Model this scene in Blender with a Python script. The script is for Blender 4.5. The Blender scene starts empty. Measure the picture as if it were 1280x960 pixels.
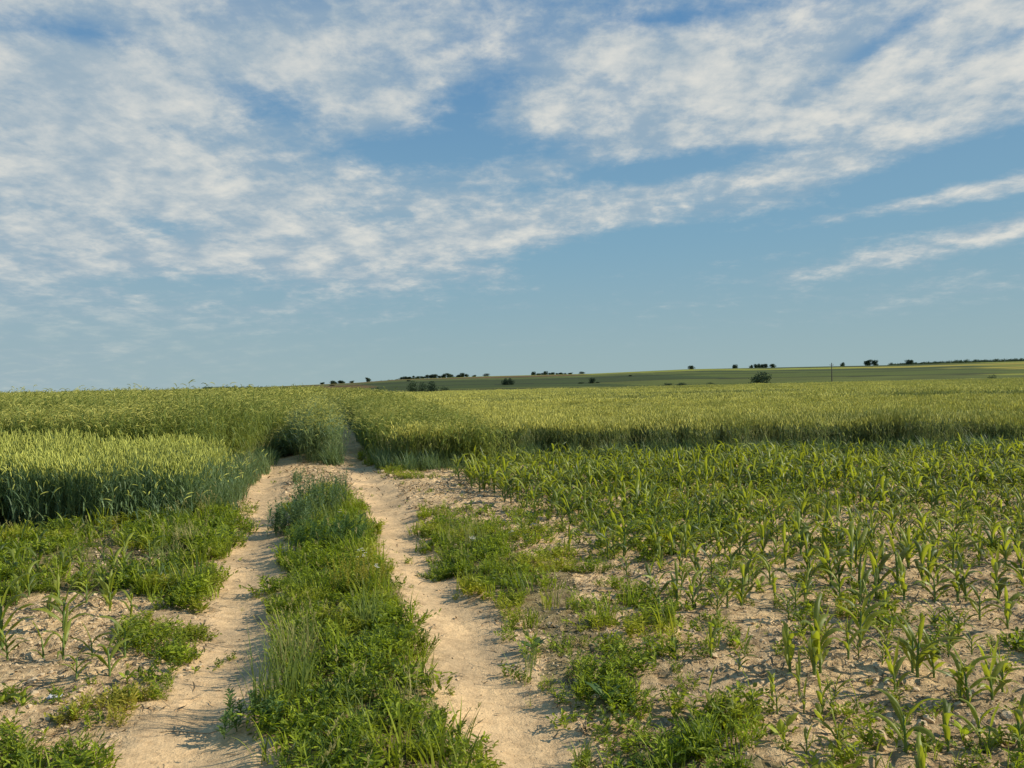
import bpy, math, random
import numpy as np
from mathutils import Matrix, Vector

random.seed(7)
rng = np.random.default_rng(7)
SC = bpy.context.scene
COL = SC.collection
PI = math.pi
R = math.radians

# ------------------------------------------------------------------ survey helpers
CAM_H, F, HY, ROLL = 1.7, 967.0, 478.0, R(1.0)
ca, sa = math.cos(ROLL), math.sin(ROLL)

def G(px, py, h=0.0):
    """point on flat ground (height h) seen at a place of the 1280x960 photo"""
    u, v = px - 640.0, HY - py
    uu, vv = u * ca + v * sa * 0 + 0.0, 0.0
    # undo roll
    uu = u * ca - v * (-sa) * -1 if False else u * ca + v * sa
    vv = -u * sa + v * ca
    vv = min(vv, -0.6)
    D = (CAM_H - h) * F / (-vv)
    return (uu / F * D, D)

def proj(x, y, h=0.0):
    y = np.maximum(y, 0.4)
    uu = x / y * F
    vv = -(CAM_H - h) / y * F
    u = uu * ca - vv * sa
    v = uu * sa + vv * ca
    return 640 + u, HY - v

def ray(px, py, D):
    """point at depth D on the sight line of (px, py)"""
    u, v = px - 640.0, HY - py
    uu = u * ca + v * sa
    vv = -u * sa + v * ca
    return (uu / F * D, D, CAM_H + vv / F * D)

def hash2(ix, iy, seed):
    n = (ix.astype(np.int64) * 374761393 + iy.astype(np.int64) * 668265263 + seed * 2147483647) & 0xffffffff
    n = ((n ^ (n >> 13)) * 1274126177) & 0xffffffff
    n = (n ^ (n >> 16)) & 0xffffffff
    return n / 4294967295.0

def vnoise(x, y, seed=0):
    x = np.asarray(x, float); y = np.asarray(y, float)
    ix, iy = np.floor(x), np.floor(y)
    fx, fy = x - ix, y - iy
    fx = fx * fx * (3 - 2 * fx); fy = fy * fy * (3 - 2 * fy)
    ix = ix.astype(np.int64); iy = iy.astype(np.int64)
    a = hash2(ix, iy, seed); b = hash2(ix + 1, iy, seed)
    c = hash2(ix, iy + 1, seed); d = hash2(ix + 1, iy + 1, seed)
    return (a * (1 - fx) + b * fx) * (1 - fy) + (c * (1 - fx) + d * fx) * fy

def fbm(x, y, seed=0, octv=4):
    s, a, t = 0.0, 0.5, 0.0
    for k in range(octv):
        s = s + a * vnoise(x * 2 ** k, y * 2 ** k, seed + k * 17); t += a; a *= 0.55
    return s / t

def sstep(a, b, v):
    t = np.clip((v - a) / (b - a), 0, 1)
    return t * t * (3 - 2 * t)

def inpoly(px, py, poly):
    r = np.zeros(np.shape(px), bool)
    n = len(poly)
    j = n - 1
    for i in range(n):
        xi, yi = poly[i]; xj, yj = poly[j]
        if yi != yj:
            c = ((yi > py) != (yj > py)) & (px < (xj - xi) * (py - yi) / (yj - yi) + xi)
            r ^= c
        j = i
    return r

# ------------------------------------------------------------------ the lie of the land (outlines surveyed on the ground)
P_TL = [(60, 1150), (135, 960), (175, 905), (215, 862), (250, 815), (268, 780), (276, 735), (272, 705), (296, 682), (312, 640), (306, 600),
        (322, 584), (345, 560), (352, 552), (362, 552), (364, 575), (362, 592), (352, 640), (345, 690), (320, 740), (334, 800), (326, 880), (305, 930), (325, 960), (330, 1150)]
P_TR = [(680, 1150), (622, 960), (590, 900), (560, 820), (522, 740), (490, 690), (470, 650), (442, 605), (428, 585), (430, 560), (428, 545),
        (440, 545), (447, 562), (470, 588), (505, 622), (527, 656), (530, 700), (562, 733), (612, 752), (655, 800), (640, 850), (700, 878), (742, 925), (700, 960), (860, 1150)]
P_VERGE = [(330, 1150), (325, 960), (305, 930), (326, 880), (334, 800), (320, 740), (345, 690), (352, 640), (368, 628), (392, 614),
           (425, 616), (446, 624), (470, 650), (490, 690), (522, 740), (560, 820), (590, 900), (622, 960), (680, 1150)]
P_RIGHTW = [(527, 662), (560, 652), (600, 664), (640, 690), (700, 700), (735, 760), (770, 810), (795, 850), (785, 880), (735, 893), (690, 878),
            (640, 855), (625, 842), (660, 800), (640, 775), (600, 745), (560, 727), (532, 700)]
P_RIGHTW2 = [(700, 962), (735, 925), (800, 910), (860, 922), (905, 945), (960, 960), (900, 1150), (760, 1150)]
P_RIGHTW3 = [(448, 566), (470, 575), (520, 585), (545, 600), (520, 606), (490, 600), (462, 582)]
P_RIGHTW4 = [(512, 642), (535, 637), (572, 642), (570, 650), (530, 651)]
P_LEFTW = [(-500, 690), (-100, 675), (0, 668), (200, 655), (285, 640), (312, 640), (298, 680), (272, 705), (276, 735), (262, 765), (215, 760), (190, 745), (120, 730),
           (60, 735), (0, 760), (-300, 800), (-600, 800)]
P_LEFTW2 = [(150, 795), (185, 775), (255, 785), (262, 808), (215, 828), (165, 822)]
P_LEFTW3 = [(80, 905), (100, 880), (150, 868), (215, 862), (195, 880), (140, 905), (95, 915)]
P_LEFTW4 = [(-400, 985), (0, 925), (80, 925), (165, 928), (150, 950), (120, 985), (80, 1150), (-600, 1150)]
P_LEFTW5 = [(-20, 800), (25, 805), (28, 830), (-20, 840)]
P_RIGHTW6 = [(700, 690), (745, 690), (835, 705), (830, 735), (760, 740), (735, 735)]
TLc = np.array([G(*p) for p in [(210, 1050), (235, 950), (280, 850), (300, 760), (310, 700), (332, 640), (335, 600), (352, 565), (366, 545), (382, 526), (396, 512), (403, 504)]])
TRc = np.array([G(*p) for p in [(740, 1050), (680, 930), (610, 830), (570, 760), (515, 690), (495, 650), (460, 600), (440, 565), (432, 545), (425, 526), (421, 512), (420, 504)]])

def track_x(y):
    return np.interp(y, TLc[:, 1], TLc[:, 0]), np.interp(y, TRc[:, 1], TRc[:, 0])

WHEAT_L_FRONT = 9.6
def left_plot_edge(y):      # right edge of everything sown left of the track
    e = np.interp(y, [9, 10.5, 13.5, 17.8, 26, 34, 50, 70, 200], [-4.2, -4.12, -4.98, -5.85, -7.45, -9.5, -13.4, -17.6, -47.0])
    return e
def right_front(x):         # near edge of the wheat right of the track
    return np.interp(x, [-4, -2.6, -1.9, -0.5, 2, 12, 30], [19.5, 15.8, 15.2, 16.3, 16.6, 15.9, 15.0])

SKY_PX = [-600, -200, 0, 200, 300, 440, 500, 600, 740, 860, 1000, 1130, 1280, 1500, 2000]
SKY_UP = [-5, -4, -3, -2.5, -1, 2.8, 6.2, 8.2, 9.2, 12.6, 13.0, 13.4, 15.2, 17, 18]
def macro(x, y):
    r = np.maximum(y, 1.0)
    px = 640 + np.clip(x / r * F, -1400, 1400)
    up = np.interp(px, SKY_PX, SKY_UP)
    H = CAM_H + up / F * 1600.0
    dip = -9.0 * sstep(150, 420, r)
    rise = sstep(420, 1650, r)
    z = dip * (1 - rise) + H * rise
    z = z - sstep(1700, 3500, r) * 40
    z = z + (fbm(x / 260, y / 260, 5, 3) - 0.5) * 3.0 * sstep(300, 700, r) * (1 - sstep(1200, 1600, r))
    return np.where(y < 100, 0.0, z)

def gz(x, y, fine=True):
    x = np.asarray(x, float); y = np.asarray(y, float)
    xl, xr = track_x(y)
    near = 1 - sstep(40, 90, y)
    z = macro(x, y)
    dl, dr = (x - xl), (x - xr)
    rut = -0.045 * np.exp(-(dl / 0.27) ** 2) - 0.045 * np.exp(-(dr / 0.27) ** 2)
    mid = (xl + xr) / 2
    bump = 0.05 * (1 - 0.8 * sstep(9, 13, y)) * np.exp(-((x - mid) / 0.42) ** 2)
    ontrack = np.exp(-(dl / 0.36) ** 2) + np.exp(-(dr / 0.36) ** 2)
    rough = 1 - np.clip(ontrack, 0, 1) * 0.88
    und = (fbm(x * 0.45, y * 0.45, 11, 3) - 0.5) * 0.14
    # low drills the corn was sown along, running across the view
    drill = 0.012 * np.cos(2 * PI * (y - 2.4 + 0.12 * np.sin(x * 0.3)) / 0.55)
    z = z + near * (rut + bump + und + drill * rough)
    if fine:
        z = z + near * rough * ((fbm(x * 3.2, y * 3.2, 21, 4) - 0.5) * 0.055 + np.maximum(fbm(x * 13, y * 13, 31, 3) - 0.52, 0) * 0.075)
        z = z + near * (1 - rough) * (fbm(x * 2.5, y * 5, 41, 4) - 0.5) * 0.035
    return z

# ------------------------------------------------------------------ node helpers / materials
def nmat(name):
    m = bpy.data.materials.new(name); m.use_nodes = True
    nt = m.node_tree; nt.nodes.clear()
    return m, nt
def N(nt, t, **k):
    n = nt.nodes.new(t)
    for a, b in k.items():
        if a.startswith('i_'):
            n.inputs[a[2:].replace('_', ' ')].default_value = b
        else:
            setattr(n, a, b)
    return n
def mixc(nt, f, a, b, blend='MIX'):
    n = nt.nodes.new('ShaderNodeMix'); n.data_type = 'RGBA'; n.blend_type = blend
    for i, v in ((0, f), (6, a), (7, b)):
        if isinstance(v, bpy.types.NodeSocket): nt.links.new(v, n.inputs[i])
        elif i == 0: n.inputs[i].default_value = v
        else: n.inputs[i].default_value = (*v, 1) if len(v) == 3 else v
    return n.outputs[2]
def mth(nt, op, a, b=None, c=None, clamp=False):
    n = nt.nodes.new('ShaderNodeMath'); n.operation = op; n.use_clamp = clamp
    for i, v in enumerate((a, b, c)):
        if v is None: continue
        if isinstance(v, bpy.types.NodeSocket): nt.links.new(v, n.inputs[i])
        else: n.inputs[i].default_value = v
    return n.outputs[0]
def ramp(nt, f, a, b, lo=0.0, hi=1.0):
    n = nt.nodes.new('ShaderNodeMapRange'); n.interpolation_type = 'SMOOTHSTEP'
    nt.links.new(f, n.inputs[0])
    n.inputs[1].default_value = a; n.inputs[2].default_value = b; n.inputs[3].default_value = lo; n.inputs[4].default_value = hi
    return n.outputs[0]

def leaf_mat(name, c1, c2, trans, tf=0.35, rough=0.55, patch=None, pscale=(0.4, 0.4, 0.4), spec=0.25, gain=1.4):
    c1, c2, trans = (tuple(min(0.9, v * gain) for v in c) for c in (c1, c2, trans))
    if patch: patch = tuple(v * gain for v in patch)
    m, nt = nmat(name)
    out = N(nt, 'ShaderNodeOutputMaterial')
    geo = N(nt, 'ShaderNodeNewGeometry'); oi = N(nt, 'ShaderNodeObjectInfo')
    r = mth(nt, 'ADD', mth(nt, 'MULTIPLY', geo.outputs['Random Per Island'], 0.65), mth(nt, 'MULTIPLY', oi.outputs['Random'], 0.35))
    r = ramp(nt, r, 0.25, 0.85)
    c = mixc(nt, r, c1, c2)
    t = mixc(nt, r, tuple(v * 0.8 for v in trans), tuple(min(1, v * 1.25) for v in trans))
    if patch:
        mp = N(nt, 'ShaderNodeMapping'); mp.inputs['Scale'].default_value = pscale
        nt.links.new(geo.outputs['Position'], mp.inputs['Vector'])
        no = N(nt, 'ShaderNodeTexNoise'); no.inputs['Scale'].default_value = 1.0; no.inputs['Detail'].default_value = 3
        nt.links.new(mp.outputs[0], no.inputs['Vector'])
        pf = ramp(nt, no.outputs[0], 0.50, 0.72)
        c = mixc(nt, pf, c, patch)
        t = mixc(nt, pf, t, tuple(min(1, v * 2.4) for v in patch))
    # older leaf tips and blotches
    n2 = N(nt, 'ShaderNodeTexNoise'); n2.inputs['Scale'].default_value = 38; n2.inputs['Detail'].default_value = 2
    nt.links.new(geo.outputs['Position'], n2.inputs['Vector'])
    c = mixc(nt, 0.55, c, mixc(nt, n2.outputs[0], (0.25, 0.3, 0.2), (1.75, 1.65, 1.4)), 'MULTIPLY')
    b = N(nt, 'ShaderNodeBsdfPrincipled'); b.inputs['Roughness'].default_value = rough
    b.inputs['Specular IOR Level'].default_value = spec
    nt.links.new(c, b.inputs['Base Color'])
    tr = N(nt, 'ShaderNodeBsdfTranslucent'); nt.links.new(t, tr.inputs['Color'])
    mx = N(nt, 'ShaderNodeMixShader'); mx.inputs[0].default_value = tf
    nt.links.new(b.outputs[0], mx.inputs[1]); nt.links.new(tr.outputs[0], mx.inputs[2])
    nt.links.new(mx.outputs[0], out.inputs[0])
    return m

def plain_mat(name, c1, c2, rough=0.8, scale=20, spec=0.2, bump=0.0):
    m, nt = nmat(name)
    out = N(nt, 'ShaderNodeOutputMaterial')
    geo = N(nt, 'ShaderNodeNewGeometry'); oi = N(nt, 'ShaderNodeObjectInfo')
    no = N(nt, 'ShaderNodeTexNoise'); no.inputs['Scale'].default_value = scale; no.inputs['Detail'].default_value = 4
    nt.links.new(geo.outputs['Position'], no.inputs['Vector'])
    f = mth(nt, 'ADD', mth(nt, 'MULTIPLY', no.outputs[0], 0.6), mth(nt, 'MULTIPLY', geo.outputs['Random Per Island'], 0.4))
    b = N(nt, 'ShaderNodeBsdfPrincipled'); b.inputs['Roughness'].default_value = rough; b.inputs['Specular IOR Level'].default_value = spec
    nt.links.new(mixc(nt, f, c1, c2), b.inputs['Base Color'])
    if bump:
        bp = N(nt, 'ShaderNodeBump'); bp.inputs['Strength'].default_value = bump; bp.inputs['Distance'].default_value = 0.01
        nt.links.new(no.outputs[0], bp.inputs['Height']); nt.links.new(bp.outputs[0], b.inputs['Normal'])
    nt.links.new(b.outputs[0], out.inputs[0])
    return m

M = {}
M['corn'] = leaf_mat('corn_leaf', (0.045, 0.080, 0.022), (0.23, 0.265, 0.042), (0.50, 0.54, 0.03), 0.33, 0.45, spec=0.3, gain=1.15)  # dark-to-bright spread also paints in shaded leaves and highlights
M['cornstalk'] = leaf_mat('corn_stalk', (0.10, 0.16, 0.04), (0.14, 0.20, 0.06), (0.25, 0.35, 0.06), 0.2, 0.5)
M['weed'] = leaf_mat('weed_leaf', (0.028, 0.058, 0.012), (0.270, 0.325, 0.024), (0.46, 0.56, 0.025), 0.30, 0.55, patch=(0.30, 0.29, 0.025), pscale=(1.1, 1.1, 1.1), gain=1.15)  # range widened so leaf colour carries shaded darks and sunlit brights
M['weeddark'] = leaf_mat('dark_weed_leaf', (0.045, 0.085, 0.028), (0.10, 0.150, 0.045), (0.18, 0.28, 0.05), 0.32, 0.55)
M['weedyellow'] = leaf_mat('yellow_weed_leaf', (0.20, 0.20, 0.03), (0.30, 0.25, 0.04), (0.5, 0.45, 0.06), 0.35, 0.6)
M['grass'] = leaf_mat('grass_blade', (0.085, 0.125, 0.03), (0.20, 0.24, 0.07), (0.36, 0.42, 0.08), 0.36, 0.55, gain=1.2)
M['drygrass'] = leaf_mat('dry_grass', (0.24, 0.22, 0.09), (0.34, 0.29, 0.13), (0.45, 0.4, 0.15), 0.35, 0.7)
M['wheatleaf'] = leaf_mat('wheat_leaf', (0.060, 0.100, 0.050), (0.150, 0.205, 0.100), (0.22, 0.30, 0.08), 0.30, 0.5)
M['plotear'] = leaf_mat('plot_wheat_ear', (0.30, 0.32, 0.075), (0.55, 0.56, 0.15), (0.55, 0.55, 0.12), 0.24, 0.65, gain=1.3)
M['ear'] = leaf_mat('wheat_ear', (0.29, 0.285, 0.075), (0.54, 0.50, 0.14), (0.55, 0.52, 0.12), 0.24, 0.65, patch=(0.17, 0.185, 0.07), pscale=(0.035, 0.16, 0.1), gain=1.5)
M['fieldleaf'] = leaf_mat('field_wheat_leaf', (0.055, 0.080, 0.035), (0.16, 0.18, 0.075), (0.26, 0.30, 0.08), 0.30, 0.55, patch=(0.12, 0.125, 0.05), pscale=(0.035, 0.16, 0.1), gain=1.5)
M['stripleaf'] = leaf_mat('strip_leaf', (0.09, 0.125, 0.07), (0.20, 0.25, 0.13), (0.28, 0.36, 0.12), 0.32, 0.55, gain=1.5)
M['ryeleaf'] = leaf_mat('rye_leaf', (0.075, 0.110, 0.028), (0.21, 0.245, 0.062), (0.38, 0.42, 0.08), 0.34, 0.6)
M['ryeear'] = leaf_mat('rye_ear', (0.22, 0.235, 0.055), (0.46, 0.44, 0.14), (0.5, 0.48, 0.13), 0.32, 0.65, patch=(0.16, 0.19, 0.05), pscale=(0.25, 0.2, 0.2))
M['clod'] = plain_mat('dry_clod', (0.40, 0.29, 0.17), (0.72, 0.54, 0.33), 0.95, 60, 0.1, 0.5)
M['debris'] = plain_mat('dead_leaf', (0.10, 0.07, 0.04), (0.34, 0.25, 0.14), 0.85, 30)
M['tree'] = leaf_mat('tree_leaf', (0.024, 0.038, 0.026), (0.045, 0.066, 0.040), (0.04, 0.06, 0.03), 0.15, 0.8, spec=0.05, gain=2.0)  # leaf colour lightened to paint distance haze into it
M['bark'] = plain_mat('bark', (0.05, 0.04, 0.03), (0.10, 0.08, 0.06), 0.9, 3)
M['pole'] = plain_mat('pole_wood', (0.05, 0.045, 0.04), (0.09, 0.08, 0.07), 0.9, 3)
M['petal'] = plain_mat('white_petal', (0.7, 0.7, 0.66), (0.8, 0.8, 0.76), 0.6)
M['yolk'] = plain_mat('yellow_disc', (0.55, 0.38, 0.03), (0.65, 0.45, 0.05), 0.7)
M['paper'] = plain_mat('paper', (0.45, 0.44, 0.44), (0.68, 0.67, 0.66), 0.6, 40)
M['paperdark'] = plain_mat('paper_print', (0.06, 0.07, 0.10), (0.12, 0.12, 0.16), 0.6, 40)
M['ceramic'] = plain_mat('insulator_glaze', (0.25, 0.25, 0.24), (0.35, 0.35, 0.33), 0.3, 10)

def ground_mat():
    m, nt = nmat('ground_soil')
    out = N(nt, 'ShaderNodeOutputMaterial')
    geo = N(nt, 'ShaderNodeNewGeometry')
    at = N(nt, 'ShaderNodeAttribute'); at.attribute_name = 'Col'
    am = N(nt, 'ShaderNodeAttribute'); am.attribute_name = 'smoothness'
    pos = geo.outputs['Position']
    def noise(s, d, rough=0.55):
        n = N(nt, 'ShaderNodeTexNoise'); n.inputs['Scale'].default_value = s; n.inputs['Detail'].default_value = d; n.inputs['Roughness'].default_value = rough
        nt.links.new(pos, n.inputs['Vector']); return n.outputs[0]
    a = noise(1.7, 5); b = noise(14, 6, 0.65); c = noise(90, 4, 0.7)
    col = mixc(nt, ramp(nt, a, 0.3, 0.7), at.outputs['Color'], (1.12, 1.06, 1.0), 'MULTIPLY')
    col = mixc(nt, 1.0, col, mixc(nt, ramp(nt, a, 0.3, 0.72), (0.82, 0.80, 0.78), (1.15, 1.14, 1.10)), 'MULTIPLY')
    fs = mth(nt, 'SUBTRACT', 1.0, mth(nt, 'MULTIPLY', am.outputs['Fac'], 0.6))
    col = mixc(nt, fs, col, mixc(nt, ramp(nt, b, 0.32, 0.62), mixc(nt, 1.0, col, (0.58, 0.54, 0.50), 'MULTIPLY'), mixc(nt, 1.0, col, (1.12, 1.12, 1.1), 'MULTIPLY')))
    col = mixc(nt, mth(nt, 'MULTIPLY', ramp(nt, c, 0.5, 0.75), 0.4), col, mixc(nt, 1.0, col, (0.45, 0.40, 0.34), 'MULTIPLY'))
    # cross ripples pressed and blown over the ruts
    mp = N(nt, 'ShaderNodeMapping'); mp.inputs['Scale'].default_value = (5, 22, 5); mp.inputs['Rotation'].default_value = (0, 0, 0.12); nt.links.new(pos, mp.inputs['Vector'])
    nr = N(nt, 'ShaderNodeTexNoise'); nr.inputs['Scale'].default_value = 1; nr.inputs['Detail'].default_value = 5; nr.inputs['Roughness'].default_value = 0.65; nt.links.new(mp.outputs[0], nr.inputs['Vector'])
    col = mixc(nt, mth(nt, 'MULTIPLY', ramp(nt, nr.outputs[0], 0.52, 0.72), 0.45), col, mixc(nt, 1.0, col, (0.55, 0.50, 0.44), 'MULTIPLY'))
    nd = noise(0.9, 3)
    col = mixc(nt, mth(nt, 'MULTIPLY', ramp(nt, nd, 0.55, 0.75), 0.35), col, mixc(nt, 1.0, col, (0.80, 0.74, 0.66), 'MULTIPLY'))
    # little dark crumbs
    vo = N(nt, 'ShaderNodeTexVoronoi'); vo.inputs['Scale'].default_value = 26; nt.links.new(pos, vo.inputs['Vector'])
    cr = mth(nt, 'MULTIPLY', mth(nt, 'LESS_THAN', vo.outputs['Distance'], 0.16), ramp(nt, noise(5, 2), 0.45, 0.6))
    col = mixc(nt, mth(nt, 'MULTIPLY', cr, 0.55), col, (0.10, 0.075, 0.05))
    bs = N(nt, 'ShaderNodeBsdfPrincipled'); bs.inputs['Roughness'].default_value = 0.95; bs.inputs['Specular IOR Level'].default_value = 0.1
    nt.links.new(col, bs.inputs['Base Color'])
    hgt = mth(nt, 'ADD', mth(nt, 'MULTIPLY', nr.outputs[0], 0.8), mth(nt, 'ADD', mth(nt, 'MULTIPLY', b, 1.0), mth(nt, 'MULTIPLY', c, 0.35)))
    bp = N(nt, 'ShaderNodeBump'); bp.inputs['Distance'].default_value = 0.045
    nt.links.new(mth(nt, 'SUBTRACT', 1.0, mth(nt, 'MULTIPLY', am.outputs['Fac'], 0.45)), bp.inputs['Strength'])
    nt.links.new(hgt, bp.inputs['Height']); nt.links.new(bp.outputs[0], bs.inputs['Normal'])
    nt.links.new(bs.outputs[0], out.inputs[0])
    return m

# ------------------------------------------------------------------ ground sheet
def spread(lo, hi, step, growth, far):
    mid = list(np.arange(lo, hi, step))
    s, v, right = step, mid[-1], []
    while v < far:
        s *= growth; v += s; right.append(v)
    return mid, right

def build_ground():
    midx, rx = spread(-5.0, 7.5, 0.027, 1.045, 7000)
    s, v, lx = 0.027, midx[0], []
    while v > -7000:
        s *= 1.045; v -= s; lx.append(v)
    xs = np.array(lx[::-1] + midx + rx)
    midy, fy = spread(2.9, 10.5, 0.024, 1.018, 7000)
    s, v, by = 0.024, midy[0], []
    while v > -300:
        s *= 1.12; v -= s; by.append(v)
    ys = np.array(by[::-1] + midy + fy)
    X, Y = np.meshgrid(xs, ys)
    Z = gz(X, Y)
    nx, ny = len(xs), len(ys)
    verts = np.stack([X.ravel(), Y.ravel(), Z.ravel()], 1)
    me = bpy.data.meshes.new('ground')
    i = np.arange(nx - 1)[None, :] + (np.arange(ny - 1) * nx)[:, None]
    quads = np.stack([i, i + 1, i + 1 + nx, i + nx], -1).reshape(-1, 4)
    me.vertices.add(len(verts)); me.vertices.foreach_set('co', verts.ravel())
    me.loops.add(quads.size); me.loops.foreach_set('vertex_index', quads.ravel())
    me.polygons.add(len(quads)); me.polygons.foreach_set('loop_start', np.arange(0, quads.size, 4)); me.polygons.foreach_set('loop_total', np.full(len(quads), 4))
    me.polygons.foreach_set('use_smooth', np.ones(len(quads), bool))
    # colour
    wx = X + (fbm(X * 3, Y * 3, 71, 3) - 0.5) * 0.22; wy = Y + (fbm(X * 3, Y * 3, 72, 3) - 0.5) * 0.25
    px, py = proj(wx, wy)
    track = inpoly(px, py, P_TL) | inpoly(px, py, P_TR)
    track &= Y < 60
    col = np.empty(X.shape + (3,))
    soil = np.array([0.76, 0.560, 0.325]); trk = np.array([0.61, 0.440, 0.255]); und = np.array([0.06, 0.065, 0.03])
    col[:] = soil
    n = fbm(X * 0.8, Y * 0.8, 55, 4)[..., None]
    col *= 0.86 + 0.28 * n
    n2 = sstep(0.5, 0.7, fbm(X * 2.2, Y * 2.2, 56, 4))[..., None]
    col = col * (1 - 0.22 * n2)
    tm = track.astype(float)
    xl, xr = track_x(Y)
    tsoft = np.clip(np.exp(-((X - xl) / 0.42) ** 4) + np.exp(-((X - xr) / 0.42) ** 4), 0, 1)
    tm = np.maximum(tm, tsoft * (Y < 60)) * (Y < 60)
    col = col * (1 - tm[..., None]) + trk * (1.0 + 0.2 * n) * tm[..., None]
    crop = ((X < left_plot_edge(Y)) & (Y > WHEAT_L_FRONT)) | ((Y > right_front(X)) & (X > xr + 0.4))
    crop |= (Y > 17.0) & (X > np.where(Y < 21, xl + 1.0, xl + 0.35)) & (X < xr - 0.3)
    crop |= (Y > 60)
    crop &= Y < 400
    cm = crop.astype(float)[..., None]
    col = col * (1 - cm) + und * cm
    # darker green tone where weeds stand
    wd = inpoly(px, py, P_VERGE) | inpoly(px, py, P_RIGHTW) | inpoly(px, py, P_LEFTW) | inpoly(px, py, P_RIGHTW2)
    for e in (-.17, .17): wd &= ~inpoly(*proj(wx + e, wy), P_TL) & ~inpoly(*proj(wx + e, wy), P_TR)
    wd = (wd & (Y < 30)).astype(float)[..., None]
    col = col * (1 - wd * 0.62) + np.array([0.10, 0.11, 0.04]) * wd * 0.62
    # far fields: long strips of different crops
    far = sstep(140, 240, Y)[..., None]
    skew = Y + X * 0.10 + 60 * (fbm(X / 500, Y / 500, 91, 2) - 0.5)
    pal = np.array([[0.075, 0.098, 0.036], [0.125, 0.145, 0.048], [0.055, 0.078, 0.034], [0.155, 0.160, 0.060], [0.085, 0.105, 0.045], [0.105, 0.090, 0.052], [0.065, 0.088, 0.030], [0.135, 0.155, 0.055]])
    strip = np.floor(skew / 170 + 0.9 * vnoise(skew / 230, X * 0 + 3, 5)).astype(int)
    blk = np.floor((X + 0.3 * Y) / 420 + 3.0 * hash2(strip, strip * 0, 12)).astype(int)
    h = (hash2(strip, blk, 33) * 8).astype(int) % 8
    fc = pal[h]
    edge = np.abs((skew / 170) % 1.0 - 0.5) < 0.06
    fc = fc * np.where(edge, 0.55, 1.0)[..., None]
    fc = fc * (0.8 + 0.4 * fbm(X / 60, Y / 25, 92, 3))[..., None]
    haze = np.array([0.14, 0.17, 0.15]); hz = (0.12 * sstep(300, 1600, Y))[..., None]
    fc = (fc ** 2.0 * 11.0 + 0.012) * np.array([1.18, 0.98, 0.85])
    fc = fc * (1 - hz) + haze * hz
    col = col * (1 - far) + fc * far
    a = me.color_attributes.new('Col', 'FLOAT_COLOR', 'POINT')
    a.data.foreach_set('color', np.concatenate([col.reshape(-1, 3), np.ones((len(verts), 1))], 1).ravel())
    b = me.attributes.new('smoothness', 'FLOAT', 'POINT')
    b.data.foreach_set('value', np.maximum(tm, sstep(60, 150, Y)).ravel())
    me.update(); me.materials.append(ground_mat())
    o = bpy.data.objects.new('ground', me); COL.objects.link(o)
    o['kind'] = 'structure'; o['label'] = 'pale sandy soil of the field and twin wheel tracks, farmland rising behind'; o['category'] = 'ground'
    return o
build_ground()

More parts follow.
